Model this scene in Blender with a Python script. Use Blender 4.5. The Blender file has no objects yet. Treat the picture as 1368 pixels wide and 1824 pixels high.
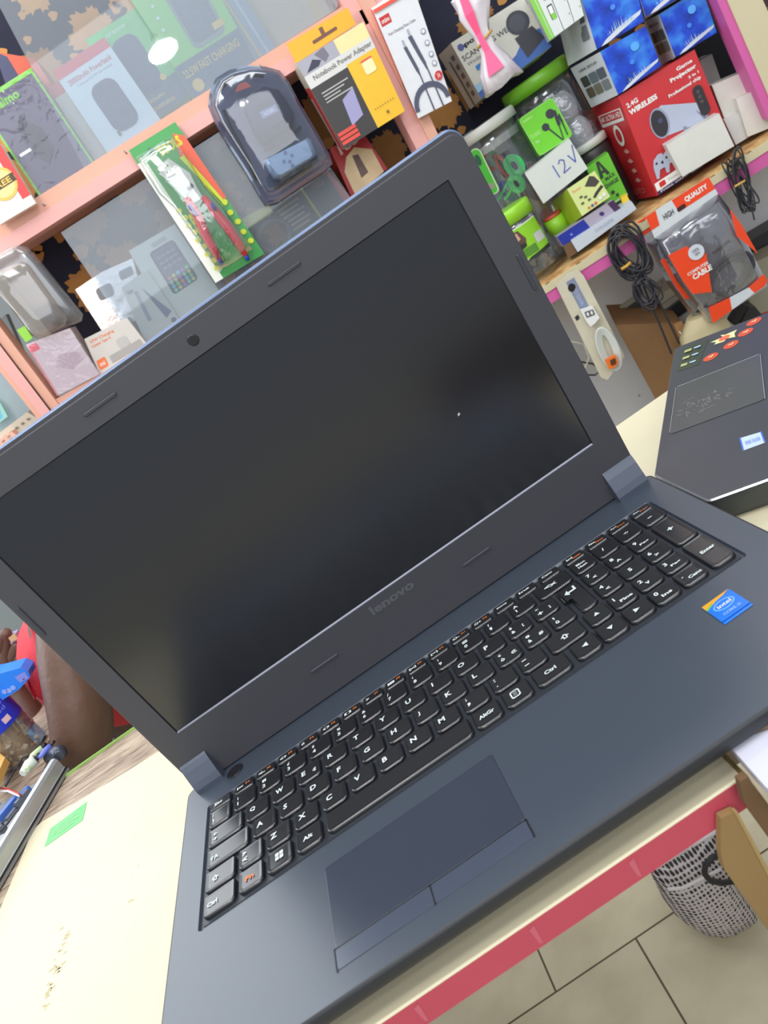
import bpy, bmesh, math, random
from mathutils import Vector, Matrix
random.seed(7)
S = 0.001                                   # everything below is laid out in millimetres
scene = bpy.context.scene

# ------------------------------------------------------------------ camera
FOC = 1450.232
ROT = Matrix(((0.8193379, -0.1577307, -0.5511864), (-0.5727311, -0.2684184, -0.7745519), (-0.025778, 0.9503013, -0.3102626)))
CAM = Vector((237.394, -522.043, 258.674))
cam_data = bpy.data.cameras.new('camera')
cam = bpy.data.objects.new('camera', cam_data)
scene.collection.objects.link(cam)
cam_data.sensor_fit = 'VERTICAL'; cam_data.sensor_height = 36.0
cam_data.lens = FOC * 36.0 / 1824.0
cam_data.clip_start = 0.01; cam_data.clip_end = 50
_r = ROT
cam.matrix_world = Matrix(((_r[0][0], -_r[1][0], -_r[2][0], CAM.x*S), (_r[0][1], -_r[1][1], -_r[2][1], CAM.y*S),
                           (_r[0][2], -_r[1][2], -_r[2][2], CAM.z*S), (0, 0, 0, 1)))
cam_data.dof.use_dof = True; cam_data.dof.focus_distance = 0.62; cam_data.dof.aperture_fstop = 16
scene.camera = cam

# ------------------------------------------------------------------ light and exposure
scene.view_settings.view_transform = 'Standard'; scene.view_settings.look = 'None'
scene.view_settings.exposure = 0.0; scene.view_settings.gamma = 1.0
scene.view_settings.use_curve_mapping = False
world = bpy.data.worlds.new('shop_air'); scene.world = world; world.use_nodes = True
bg = world.node_tree.nodes['Background']
bg.inputs[0].default_value = (0.86, 0.92, 1.0, 1); bg.inputs[1].default_value = 0.5
def area(name, loc, target, sx, sy, power, col=(1, 1, 1)):
    d = bpy.data.lights.new(name, 'AREA'); d.shape = 'RECTANGLE'; d.size = sx*S; d.size_y = sy*S
    d.energy = power; d.color = col
    o = bpy.data.objects.new(name, d); scene.collection.objects.link(o)
    o.location = Vector(loc)*S
    o.rotation_euler = (Vector(target)-Vector(loc)).to_track_quat('-Z', 'Y').to_euler()
    return o
area('side_reflection_fill', (-790, 600, 680), (60, -260, 100), 1050, 850, 9.5, (0.9, 0.95, 1.0))  # added unseen area light, gives the deck its bright reflection at left
area('front_fill', (300, -2200, 1000), (300, 700, 0), 2200, 1100, 24, (0.96, 0.98, 1.0))  # added frontal fill from behind the camera for apron and floor
area('back_reflection_fill', (250, 1050, 1350), (200, 0, 0), 1700, 500, 9, (0.9, 0.95, 1.0))  # added unseen light over the shelves, mirrored in the front of the deck
area('left_fill', (-350, -50, 1500), (-50, 700, 300), 900, 500, 6, (1.0, 0.97, 0.92))  # extra area light put in to brighten the left side
area('right_fill', (800, -300, 1500), (600, 300, 0), 900, 400, 8, (0.95, 0.98, 1.0))  # added fill that lifts the right side, no lamp seen there
area('shelf_fill', (50, 620, 1010), (120, 900, 420), 900, 60, 2.0, (1.0, 0.97, 0.95))  # added area light, boosts the left shelf from out of view
area('film_glint_fill', (-300, -700, 1500), (0, 800, 400), 500, 300, 9, (1.0, 0.98, 0.95))  # added behind the camera so the plastic films catch glints

# ------------------------------------------------------------------ picking points of the place
def ray(u, v):
    d = Vector(((u-684)/FOC, (v-912)/FOC, 1.0))
    return Vector((sum(ROT[k][i]*d[k] for k in range(3)) for i in range(3)))
def hit(u, v, o, n):
    d = ray(u, v); return CAM + d*((o-CAM).dot(n)/d.dot(n))
TH = -0.112706
LUP = Vector((0, math.sin(TH), math.cos(TH))); LN = Vector((0, math.cos(TH), -math.sin(TH)))
LO = Vector((0, -3.4, 0.5))
RA = math.radians(-20)
RU = Vector((math.cos(RA), math.sin(RA), 0)); RN = Vector((-math.sin(RA), math.cos(RA), 0)); RO = Vector((836, 705, 0))
ZUP = Vector((0, 0, 1))
def at(p, pl):                               # a point on a plane of the shop: shelf L (left), shelf R (right), level Z, depth Y
    k, q = pl
    if k == 'L': return hit(p[0], p[1], Vector((0, 800+q, 0)), Vector((0, 1, 0)))
    if k == 'Y': return hit(p[0], p[1], Vector((0, q, 0)), Vector((0, 1, 0)))
    if k == 'R': return hit(p[0], p[1], RO+RN*q, RN)
    if k == 'Z': return hit(p[0], p[1], Vector((0, 0, q)), ZUP)
def nrm(pl):
    return {'L': Vector((0, 1, 0)), 'Y': Vector((0, 1, 0)), 'R': RN, 'Z': Vector((0, 0, -1))}[pl[0]]

# ------------------------------------------------------------------ materials
def lin(c):
    c = c/255.0
    return c/12.92 if c <= 0.04045 else ((c+0.055)/1.055)**2.4
def rgb(c): return (lin(c[0]), lin(c[1]), lin(c[2]), 1)
MATS = {}
def mat(c, rough=0.5, metal=0.0, var=0.06, scale=60, spec=0.5, bump=0, bscale=200, coat=0, ior=1.5):
    key = (tuple(c), rough, metal, var, scale, spec, bump, bscale, coat, ior)
    if key in MATS: return MATS[key]
    m = bpy.data.materials.new('surface_%d_%d_%d' % tuple(c)); m.use_nodes = True
    nt = m.node_tree; b = nt.nodes['Principled BSDF']
    b.inputs['Roughness'].default_value = rough; b.inputs['Metallic'].default_value = metal
    b.inputs['Specular IOR Level'].default_value = spec; b.inputs['IOR'].default_value = ior
    if coat: b.inputs['Coat Weight'].default_value = coat; b.inputs['Coat Roughness'].default_value = 0.08
    tc = nt.nodes.new('ShaderNodeTexCoord'); nz = nt.nodes.new('ShaderNodeTexNoise')
    nz.inputs['Scale'].default_value = scale; nz.inputs['Detail'].default_value = 4
    nt.links.new(tc.outputs['Object'], nz.inputs['Vector'])
    mx = nt.nodes.new('ShaderNodeMix'); mx.data_type = 'RGBA'
    a = rgb(c); mx.inputs[6].default_value = tuple(x*(1-var) for x in a[:3])+(1,)
    mx.inputs[7].default_value = tuple(min(1, x*(1+var)) for x in a[:3])+(1,)
    nt.links.new(nz.outputs['Fac'], mx.inputs[0]); nt.links.new(mx.outputs[2], b.inputs['Base Color'])
    if bump:
        n2 = nt.nodes.new('ShaderNodeTexNoise'); n2.inputs['Scale'].default_value = bscale; n2.inputs['Detail'].default_value = 3
        bp = nt.nodes.new('ShaderNodeBump'); bp.inputs['Strength'].default_value = bump; bp.inputs['Distance'].default_value = 0.002
        nt.links.new(tc.outputs['Object'], n2.inputs['Vector']); nt.links.new(n2.outputs['Fac'], bp.inputs['Height'])
        nt.links.new(bp.outputs['Normal'], b.inputs['Normal'])
    MATS[key] = m; return m
def clear(name, tint=(230, 235, 240), gloss=0.25, milk=0.0, rough=0.08, bump=0.0, bscale=60):
    key = ('clear', name)
    if key in MATS: return MATS[key]
    m = bpy.data.materials.new(name); m.use_nodes = True; nt = m.node_tree
    for n in list(nt.nodes): nt.nodes.remove(n)
    out = nt.nodes.new('ShaderNodeOutputMaterial'); tr = nt.nodes.new('ShaderNodeBsdfTransparent'); tr.inputs[0].default_value = rgb(tint)
    gl = nt.nodes.new('ShaderNodeBsdfGlossy'); gl.inputs['Roughness'].default_value = rough; gl.inputs[0].default_value = (.95, .97, 1, 1)
    df = nt.nodes.new('ShaderNodeBsdfDiffuse'); df.inputs[0].default_value = (.86, .9, .95, 1)
    lw = nt.nodes.new('ShaderNodeLayerWeight'); lw.inputs['Blend'].default_value = 0.25
    mr = nt.nodes.new('ShaderNodeMapRange'); mr.inputs[3].default_value = gloss*0.35; mr.inputs[4].default_value = min(1, gloss*2.2)
    nt.links.new(lw.outputs['Facing'], mr.inputs[0])
    m1 = nt.nodes.new('ShaderNodeMixShader'); m1.inputs[0].default_value = milk
    nt.links.new(tr.outputs[0], m1.inputs[1]); nt.links.new(df.outputs[0], m1.inputs[2])
    m2 = nt.nodes.new('ShaderNodeMixShader'); nt.links.new(mr.outputs[0], m2.inputs[0])
    nt.links.new(m1.outputs[0], m2.inputs[1]); nt.links.new(gl.outputs[0], m2.inputs[2])
    if bump:
        tc = nt.nodes.new('ShaderNodeTexCoord'); nz = nt.nodes.new('ShaderNodeTexNoise'); nz.inputs['Scale'].default_value = bscale
        nz.inputs['Detail'].default_value = 2; nz.inputs['Distortion'].default_value = 1.5
        bp = nt.nodes.new('ShaderNodeBump'); bp.inputs['Strength'].default_value = bump; bp.inputs['Distance'].default_value = 0.004
        nt.links.new(tc.outputs['Object'], nz.inputs['Vector']); nt.links.new(nz.outputs['Fac'], bp.inputs['Height'])
        for s_ in (gl, lw): nt.links.new(bp.outputs['Normal'], s_.inputs['Normal'])
    nt.links.new(m2.outputs[0], out.inputs[0]); MATS[key] = m; return m
def glow(name, col, power):
    m = bpy.data.materials.new(name); m.use_nodes = True; b = m.node_tree.nodes['Principled BSDF']
    b.inputs['Emission Color'].default_value = col; b.inputs['Emission Strength'].default_value = power; return m

# ------------------------------------------------------------------ meshes and objects
ORG = {}
_txt = {}; ASP = {}
def text_geom(s, bold=0.0):
    k = (s, bold)
    if k in _txt: return _txt[k]
    c = bpy.data.curves.new('lettering', 'FONT'); c.body = s; c.size = 1; c.offset = bold; c.resolution_u = 2
    o = bpy.data.objects.new('lettering', c); scene.collection.objects.link(o)
    dg = bpy.context.evaluated_depsgraph_get(); me = o.evaluated_get(dg).to_mesh()
    vs = [(v.co.x, v.co.y) for v in me.vertices]; fs = [tuple(p.vertices) for p in me.polygons]
    o.evaluated_get(dg).to_mesh_clear(); bpy.data.objects.remove(o); bpy.data.curves.remove(c)
    if vs:
        x0 = min(v[0] for v in vs); x1 = max(v[0] for v in vs); y0 = min(v[1] for v in vs); y1 = max(v[1] for v in vs)
        ASP[k] = (x1-x0)/max(1e-6, y1-y0)
        vs = [((x-x0)/max(1e-6, x1-x0), (y-y0)/max(1e-6, y1-y0)) for x, y in vs]
    _txt[k] = (vs, fs); return _txt[k]
class MB:
    def __init__(s): s.v = []; s.f = []; s.m = []; s.mats = []; s.smooth = []
    def mi(s, m):
        if m not in s.mats: s.mats.append(m)
        return s.mats.index(m)
    def add(s, vs, fs, m, smooth=False):
        b = len(s.v); s.v += [Vector(x) for x in vs]; i = s.mi(m)
        for f in fs: s.f.append(tuple(b+k for k in f)); s.m.append(i); s.smooth.append(smooth)
        return s
    def poly(s, pts, m): return s.add(pts, [tuple(range(len(pts)))], m)
    def prism(s, pts, vec, m, top=None):
        n = len(pts); vec = Vector(vec); pts = [Vector(p) for p in pts]
        s.add(pts + [p+vec for p in pts], [tuple(range(n))[::-1], tuple(range(n, 2*n))] + [(i, (i+1) % n, n+(i+1) % n, n+i) for i in range(n)], m)
        return s
    def box(s, a, b, m):
        x0, y0, z0 = a; x1, y1, z1 = b
        return s.prism([(x0, y0, z0), (x1, y0, z0), (x1, y1, z0), (x0, y1, z0)], (0, 0, z1-z0), m)
    def loops(s, ls, m, cap=True, smooth=True, closed=True):
        n = len(ls[0]); vs = [p for l in ls for p in l]; fs = []
        for k in range(len(ls)-1):
            for i in range(n if closed else n-1): fs.append((k*n+i, k*n+(i+1) % n, (k+1)*n+(i+1) % n, (k+1)*n+i))
        s.add(vs, fs, m, smooth)
        if cap:
            b = len(s.v)-len(vs); i = s.mi(m)
            s.f += [tuple(b+k for k in range(n))[::-1], tuple(b+len(vs)-n+k for k in range(n))]; s.m += [i, i]; s.smooth += [False, False]
        return s
    def tube(s, path, r, m, n=8, closed=False):
        P = [Vector(p) for p in path]; ls = []; N = len(P)
        up = None
        for i, p in enumerate(P):
            if closed: t = (P[(i+1) % N]-P[i-1])
            else: t = P[min(i+1, N-1)]-P[max(i-1, 0)]
            t = t.normalized() if t.length > 1e-9 else Vector((0, 0, 1))
            if up is None: up = t.orthogonal().normalized()
            up = (up - t*up.dot(t)); up = up.normalized() if up.length > 1e-6 else t.orthogonal().normalized()
            sd = t.cross(up); rr = r[i] if isinstance(r, (list, tuple)) else r
            ls.append([p+(up*math.cos(a)+sd*math.sin(a))*rr for a in [2*math.pi*k/n for k in range(n)]])
        if closed: ls.append(ls[0])
        return s.loops(ls, m, cap=not closed)
    def lathe(s, c, prof, m, axis=ZUP, n=28, cap=True):
        c = Vector(c); a = axis.normalized(); u = a.orthogonal().normalized(); w = a.cross(u)
        ls = [[c+a*h+(u*math.cos(t)+w*math.sin(t))*r for t in [2*math.pi*k/n for k in range(n)]] for r, h in prof]
        return s.loops(ls, m, cap=cap)
    def build(s, name, parent=None, origin=None):
        if parent is not None: org = ORG[parent.name]
        elif origin is not None: org = Vector(origin)
        else:
            xs = [v.x for v in s.v]; ys = [v.y for v in s.v]; zs = [v.z for v in s.v]
            org = Vector(((min(xs)+max(xs))/2, (min(ys)+max(ys))/2, min(zs)))
        me = bpy.data.meshes.new(name); me.from_pydata([tuple((v-org)*S) for v in s.v], [], s.f)
        for m in s.mats: me.materials.append(m)
        for p, i, sm in zip(me.polygons, s.m, s.smooth): p.material_index = i; p.use_smooth = sm
        me.update()
        o = bpy.data.objects.new(name, me); scene.collection.objects.link(o)
        if parent is not None: o.parent = parent
        else: o.location = org*S
        ORG[o.name] = org
        return o
def tag(o, label, cat, group=None):
    o['label'] = label; o['category'] = cat
    if group: o['group'] = group
    return o
def structure(o): o['kind'] = 'structure'; return o
def thing(name, label, cat, loc, group=None):
    o = bpy.data.objects.new(name, None); scene.collection.objects.link(o); o.empty_display_size = 0.02
    o.location = Vector(loc)*S; ORG[o.name] = Vector(loc); return tag(o, label, cat, group)
class Face:                                  # a flat printed face given by its four corners TL TR BR BL
    def __init__(s, mb, tl, tr, br, bl, n):
        s.mb = mb; s.c = [Vector(x) for x in (tl, tr, br, bl)]; s.n = Vector(n).normalized(); s.k = 0
        s.asp = ((s.c[1]-s.c[0]).length+(s.c[2]-s.c[3]).length)/((s.c[0]-s.c[3]).length+(s.c[1]-s.c[2]).length)
    def p(s, a, b, l=None):
        tl, tr, br, bl = s.c; l = s.k*0.12 if l is None else l
        return tl*(1-a)*b + tr*a*b + br*a*(1-b) + bl*(1-a)*(1-b) - s.n*l
    def poly(s, pts, m): s.k += 1; s.mb.poly([s.p(a, b) for a, b in pts], m); return s
    def rect(s, a0, b0, a1, b1, m): return s.poly([(a0, b0), (a1, b0), (a1, b1), (a0, b1)], m)
    def disc(s, a, b, r, m, ry=None, n=20):
        ry = ry or r*s.asp
        return s.poly([(a+r*math.cos(t), b+ry*math.sin(t)) for t in [2*math.pi*k/n for k in range(n)]], m)
    def rr(s, a0, b0, a1, b1, m, q=0.25):
        w = a1-a0; h = b1-b0; e = min(w, h/s.asp if s.asp else h)*q; ex = e; ey = e*s.asp; pts = []
        for cx, cy, t0 in ((a1-ex, b1-ey, 0), (a0+ex, b1-ey, 90), (a0+ex, b0+ey, 180), (a1-ex, b0+ey, 270)):
            for k in range(5):
                t = math.radians(t0+k*22.5); pts.append((cx+ex*math.cos(t), cy+ey*math.sin(t)))
        return s.poly(pts, m)
    def text(s, txt, a0, b0, a1, b1, m, bold=0.0, turn=0):
        vs, fs = text_geom(txt, bold); s.k += 1
        if turn: vs = [(1-y, x) for x, y in vs] if turn > 0 else [(y, 1-x) for x, y in vs]
        s.mb.add([s.p(a0+(a1-a0)*x, b0+(b1-b0)*y) for x, y in vs], fs, m); return s
def quad(ps, pl): return [at(p, pl) for p in ps]
def pack(mb, ps, pl, depth, m, sidepx=None, back=None):
    """a carton: its front face seen at ps (TL TR BR BL), going depth mm back from the plane pl"""
    q = quad(ps, pl); n = nrm(pl)
    if sidepx is None: mb.prism(q, n*depth, m)
    else:                                    # far left edge seen at sidepx (top, bottom)
        far = (pl[0], pl[1]+depth); a = at(sidepx[0], far); b = at(sidepx[1], far)
        v = [q[0], q[1], q[2], q[3], a, q[1]+(a-q[0]), q[2]+(b-q[3]), b]
        mb.add(v, [(0, 1, 2, 3), (4, 5, 6, 7), (0, 4, 7, 3), (1, 5, 6, 2), (0, 1, 5, 4), (3, 2, 6, 7)], m)
    f = Face(mb, *q, n); f.k = 1
    if sidepx is not None:
        g = Face(mb, a, q[0], q[3], b, (q[1]-q[0]).cross(ZUP) if False else ((q[0]-a).cross(q[3]-q[0])).normalized()); g.k = 1
        if g.n.dot(CAM-q[0]) > 0: g.n = -g.n
        return f, g
    return f
W_ = mat((232, 234, 232), .5); K_ = mat((25, 26, 30), .4); INK = mat((40, 42, 52), .6); RED = mat((200, 40, 40), .45)
# ================================================================== the setting
ZT = -22.0; ZF = -774.0
tile = bpy.data.materials.new('floor_tiles'); tile.use_nodes = True
nt = tile.node_tree; b = nt.nodes['Principled BSDF']; tc = nt.nodes.new('ShaderNodeTexCoord')
mp = nt.nodes.new('ShaderNodeMapping'); mp.inputs['Location'].default_value = (-0.153, -0.365, 0)
br = nt.nodes.new('ShaderNodeTexBrick'); br.inputs['Scale'].default_value = 1.0
br.inputs['Color1'].default_value = rgb((222, 213, 182)); br.inputs['Color2'].default_value = rgb((216, 207, 177)); br.inputs['Mortar'].default_value = rgb((96, 88, 66))
br.inputs['Mortar Size'].default_value = 0.0016; br.inputs['Brick Width'].default_value = 0.4; br.inputs['Row Height'].default_value = 0.4; br.offset = 0.345
nt.links.new(tc.outputs['Object'], mp.inputs[0]); nt.links.new(mp.outputs[0], br.inputs['Vector'])
nz = nt.nodes.new('ShaderNodeTexNoise'); nz.inputs['Scale'].default_value = 9; nz.inputs['Detail'].default_value = 5
nt.links.new(tc.outputs['Object'], nz.inputs['Vector'])
cr = nt.nodes.new('ShaderNodeValToRGB'); cr.color_ramp.elements[0].position = .28; cr.color_ramp.elements[0].color = (.74, .72, .68, 1); cr.color_ramp.elements[1].position = .6
nt.links.new(nz.outputs['Fac'], cr.inputs[0])
mx = nt.nodes.new('ShaderNodeMix'); mx.data_type = 'RGBA'; mx.blend_type = 'MULTIPLY'; mx.inputs[0].default_value = .8
nt.links.new(br.outputs['Color'], mx.inputs[6]); nt.links.new(cr.outputs['Color'], mx.inputs[7]); nt.links.new(mx.outputs[2], b.inputs['Base Color']); b.inputs['Roughness'].default_value = .35
m = MB(); m.box((-2500, -2200, ZF-30), (2600, 1500, ZF), tile); structure(m.build('floor', origin=(0, 0, ZF)))
wallm = mat((176, 178, 176), .8, var=.12, scale=8)
m = MB(); m.box((-2500, 1500, ZF), (2600, 1540, 1900), mat((150, 158, 160), .8, var=.1, scale=5)); structure(m.build('wall_back'))
# grey painted panel below the right shelf
def Rp(u, off, z): return RO+RU*u+RN*off+ZUP*z
def speck(base, dots, th=.66, sc=45):
    k = ('speck',)+tuple(base)
    if k in MATS: return MATS[k]
    m = bpy.data.materials.new('speckled_paint'); m.use_nodes = True; nt = m.node_tree; b = nt.nodes['Principled BSDF']
    tc = nt.nodes.new('ShaderNodeTexCoord'); nz = nt.nodes.new('ShaderNodeTexNoise'); nz.inputs['Scale'].default_value = sc; nz.inputs['Detail'].default_value = 2
    cr = nt.nodes.new('ShaderNodeValToRGB'); cr.color_ramp.elements[0].position = th; cr.color_ramp.elements[0].color = rgb(base)
    cr.color_ramp.elements[1].position = th+.06; cr.color_ramp.elements[1].color = rgb(dots)
    nt.links.new(tc.outputs['Object'], nz.inputs['Vector']); nt.links.new(nz.outputs['Fac'], cr.inputs[0]); nt.links.new(cr.outputs[0], b.inputs['Base Color'])
    b.inputs['Roughness'].default_value = .6; MATS[k] = m; return m
m = MB(); m.prism([Rp(-600, 235, ZF), Rp(700, 235, ZF), Rp(700, 235, -40), Rp(-600, 235, -40)], RN*20, speck((216, 219, 224), (120, 116, 112), .72, 60))
structure(m.build('wall_right'))

# flowered dark curtain cloth hanging behind both shelves
navy = mat((34, 36, 54), .9, var=.25, scale=30); ochre = mat((186, 134, 74), .9, var=.15, scale=50); oc2 = mat((150, 108, 62), .9, var=.15, scale=50)
def flower_cloth(name, o, u, n, w, h, label, seed):
    rnd = random.Random(seed); m = MB(); f = Face(m, o+ZUP*h, o+u*w+ZUP*h, o+u*w, o, n)
    m.prism([f.c[3], f.c[2], f.c[1], f.c[0]], Vector(n)*3, navy); f.k = 2
    nx = int(w/95); nz_ = int(h/95)
    for i in range(nx):
        for j in range(nz_):
            cx = (i+.5+rnd.uniform(-.25, .25)+(.5 if j % 2 else 0))*w/nx; cy = (j+.5+rnd.uniform(-.2, .2))*h/nz_
            R0 = rnd.uniform(34, 48); a0 = rnd.uniform(0, 6.28); lob = rnd.choice((5, 7, 9)); pts = []
            for k in range(72):
                t = 2*math.pi*k/72; r = R0*(.62+.30*abs(math.cos(lob*t/2))**.6+.08*math.cos(lob*4*t))*(1-.25*math.cos(t+a0))
                x = min(max((cx+r*math.cos(t+a0))/w, 0), 1); y = min(max((cy+r*math.sin(t+a0))/h, 0), 1); pts.append((x, y))
            f.k = 4+(i*3+j*5) % 7; f.poly(pts, ochre if (i+j) % 3 else oc2)
            for q in range(3):
                t = rnd.uniform(0, 6.28); x1 = cx+math.cos(t)*R0*1.25; y1 = cy+math.sin(t)*R0*1.25; rr = rnd.uniform(6, 12)
                f.k = 12; f.poly([(min(max((x1+rr*math.cos(v)*(1+.3*math.cos(3*v)))/w, 0), 1), min(max((y1+rr*math.sin(v))/h, 0), 1)) for v in [6.283*z/14 for z in range(14)]], ochre)
    return tag(m.build(name), label, 'cloth')
flower_cloth('patterned_cloth', Vector((-95, 993, 250)), Vector((1, 0, 0)), (0, 1, 0), 815, 700, 'dark navy cloth with ochre flowers hanging behind the peach display shelves', 3)
flower_cloth('patterned_cloth', RO+RU*-215+RN*240+ZUP*25, RU, RN, 330, 560, 'dark navy cloth with ochre leaves behind the plastic jars on the right shelf', 11)
m = MB(); m.prism([Rp(120, 240, 20), Rp(520, 240, 20), Rp(520, 240, 560), Rp(120, 240, 560)], RN*10, mat((24, 24, 32), .9)); structure(m.build('wall_shelf_back'))

# ================================================================== the counter table
cream = mat((216, 207, 177), .55, var=.035, scale=14); wood = bpy.data.materials.new('bare_board'); wood.use_nodes = True
nt = wood.node_tree; b = nt.nodes['Principled BSDF']; tc = nt.nodes.new('ShaderNodeTexCoord'); mp = nt.nodes.new('ShaderNodeMapping'); mp.inputs['Scale'].default_value = (20, 120, 40)
nz = nt.nodes.new('ShaderNodeTexNoise'); nz.inputs['Scale'].default_value = 1.2; nz.inputs['Detail'].default_value = 6; nz.inputs['Distortion'].default_value = .8
cr = nt.nodes.new('ShaderNodeValToRGB'); cr.color_ramp.elements[0].position = .32; cr.color_ramp.elements[0].color = rgb((118, 98, 84)); cr.color_ramp.elements[1].position = .62; cr.color_ramp.elements[1].color = rgb((190, 172, 150))
nt.links.new(tc.outputs['Object'], mp.inputs[0]); nt.links.new(mp.outputs[0], nz.inputs['Vector']); nt.links.new(nz.outputs['Fac'], cr.inputs[0]); nt.links.new(cr.outputs[0], b.inputs['Base Color']); b.inputs['Roughness'].default_value = .7
tb = thing('counter_table', 'cream topped counter table with red taped front edge under the open laptop', 'table', (60, 0, ZF))
m = MB(); m.prism([(-900, -240, ZT-16), (289, -240, ZT-16), (289, -222, ZT-16), (760, -222, ZT-16), (760, 158, ZT-16), (262, 158, ZT-16), (262, 229, ZT-16), (-240, 229, ZT-16), (-240, 640, ZT-16), (-900, 640, ZT-16)], (0, 0, 14.6), wood)
m.build('table_board', tb)
m = MB(); m.prism([(-350, -243.9, ZT-1.4), (289, -243.9, ZT-1.4), (289, -224, ZT-1.4), (760, -224, ZT-1.4), (760, 155.5, ZT-1.4), (420, 157, ZT-1.4), (-60, 144, ZT-1.4), (-95, 147, ZT-1.4), (-160, 156, ZT-1.4), (-205, 166, ZT-1.4), (-214, 161, ZT-1.4), (-216, 60, ZT-1.4), (-222, -60, ZT-1.4)], (0, 0, 1.4), cream)
dirt = mat((196, 184, 146), .8, var=.1); 
rnd = random.Random(12); FL = [(232, 1605, 2.4), (238, 1603, 1.6), (60, 1600, .8), (246, 1542, 1.4), (236, 1556, 1)]
for k in range(46):
    t = rnd.random(); FL.append((122-44*t+rnd.gauss(0, 5), 1660+140*t+rnd.gauss(0, 6), rnd.uniform(.6, 2.6)))
for (u, v, w) in FL:
    c = at((u, v), ('Z', ZT)); m.poly([(c.x+w*math.cos(t)*(.7+.3*math.sin(3*t+u)), c.y+w*.6*math.sin(t)*(1+.4*math.cos(2*t)), ZT+.15) for t in [6.283*k/16 for k in range(16)]], dirt)
s = m.build('laminate_sheet', tb); s['label'] = 'cream laminate sheet with smudges'
# red taped apron with a rolled pale lip
redt = mat((196, 74, 92), .42, var=.08, scale=20); lip = mat((232, 222, 190), .3, var=.05)
m = MB(); pr = []
for x in (-900, 289):
    pr.append([Vector((x, -243.9-1.1*math.sin(t), ZT-1.1+1.1*math.cos(t))) for t in [math.radians(a) for a in (0, 15, 30, 45, 60, 75, 90)]]+[Vector((x, -243.9, ZT-1.4))])
m.loops(pr, lip, smooth=False)
m.build('edge_lip', tb)
m = MB(); m.box((-900, -245.2, ZT-15.6), (289.6, -240, ZT-1.2), redt); m.box((289, -245, ZT-16), (291.5, -226, ZT-1.5), mat((150, 128, 84), .7)); 
for x in (115, 176, 228): m.poly([(x, -245.4, ZT-4), (x+3, -245.4, ZT-3), (x+1.5, -245.4, ZT-14), (x, -245.4, ZT-13)], mat((206, 100, 116), .35))
s = m.build('apron', tb); s['label'] = 'red taped front apron'
gr = mat((150, 190, 96), .5); m = MB(); m.box((-240, 229, ZT-16), (262, 231, ZT+.8), gr); s = m.build('edge_strip', tb); s['label'] = 'green rear edge strip'
for x, y in ((-860, -200), (-860, 600), (720, -190), (720, 120)):
    m = MB(); m.box((x-20, y-20, ZF), (x+20, y+20, ZT-16), mat((120, 92, 62), .6)); m.build('leg', tb)
# green sticker
q = quad([(90, 1476), (155, 1428), (147, 1461), (79, 1509)], ('Z', ZT+.25)); m = MB(); m.prism(q, (0, 0, .15), mat((98, 206, 108), .4))
f = Face(m, q[0]+ZUP*.2, q[1]+ZUP*.2, q[2]+ZUP*.2, q[3]+ZUP*.2, (0, 0, -1)); f.k = 1; lw = mat((170, 232, 170), .5)
for k, (a, b_) in enumerate(((.2, .8), (.15, .7), (.1, .85), (.3, .75))): f.rect(a, .72-k*.16, b_, .76-k*.16, lw)
tag(m.build('sticker'), 'bright green sticker stuck on the cream tabletop left of the laptop', 'sticker')

# ================================================================== the open laptop
lap = thing('laptop', 'large matte black laptop standing open with its screen off in the foreground', 'laptop', (190, -120, ZT))
deckm = mat((62, 71, 84), .36, var=.03, scale=300, ior=1.75); sidem = mat((44, 46, 50), .45); keym = mat((21, 21, 26), .3, var=.04, ior=1.95)
prt = mat((222, 232, 232), .5); prto = mat((222, 122, 52), .5); groove = mat((18, 19, 24), .5)
DX0, DX1, DY0, DY1 = -7.5, 390.5, 0.0, -245.0
KX0, KX1, KY0, KY1 = 12.0, 371.8, -34.0, -147.5
def rrect(x0, y0, x1, y1, r, z, n=6):
    if not isinstance(r, (tuple, list)): r = (r,)*4
    pts = []
    for (cx, cy, sx, sy, a0), q in zip(((x1, y1, -1, -1, 0), (x0, y1, 1, -1, 90), (x0, y0, 1, 1, 180), (x1, y0, -1, 1, 270)), r):
        for k in range(n+1):
            t = math.radians(a0+90*k/n); pts.append(Vector((cx+sx*q+q*math.cos(t), cy+sy*q+q*math.sin(t), z)))
    return pts
# body: side walls and bevelled rim around a deck with a sunken key well
m = MB()
outer = [(-215+0, -20), (None, 0)]
ls = [rrect(DX0+8, DY1+32, DX1-8, DY0-14, 5, ZT+2), rrect(DX0+2.5, DY1+3, DX1-2.5, DY0-3, 7, -10), rrect(DX0+.4, DY1+.4, DX1-.4, DY0-.4, 7, -7), rrect(DX0, DY1, DX1, DY0, 7, -5), rrect(DX0, DY1, DX1, DY0, 7, -1.5), rrect(DX0+.5, DY1+.5, DX1-.5, DY0-.5, 6.6, -.4), rrect(DX0+1.5, DY1+1.5, DX1-1.5, DY0-1.5, 6, 0)]
m.loops(ls, sidem, cap=False); m.poly(ls[0][::-1], sidem)
deck = ls[-1]; well = rrect(KX0, KY1, KX1, KY0, 3, 0); well2 = rrect(KX0+.9, KY1+2.5, KX1-.9, KY0-.9, 2.5, -1.9)
m.loops([deck, well], deckm, cap=False, smooth=False); m.loops([well, well2], deckm, cap=False, smooth=False); m.poly(well2, mat((56, 63, 74), .4, ior=1.7))
for x, y in ((25, -222), (360, -222), (25, -25), (360, -25)): m.lathe((x, y, ZT), [(7, 0), (7, 2.6)], mat((20, 20, 20), .8), n=16)
body = m.build('base_body', lap)
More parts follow.
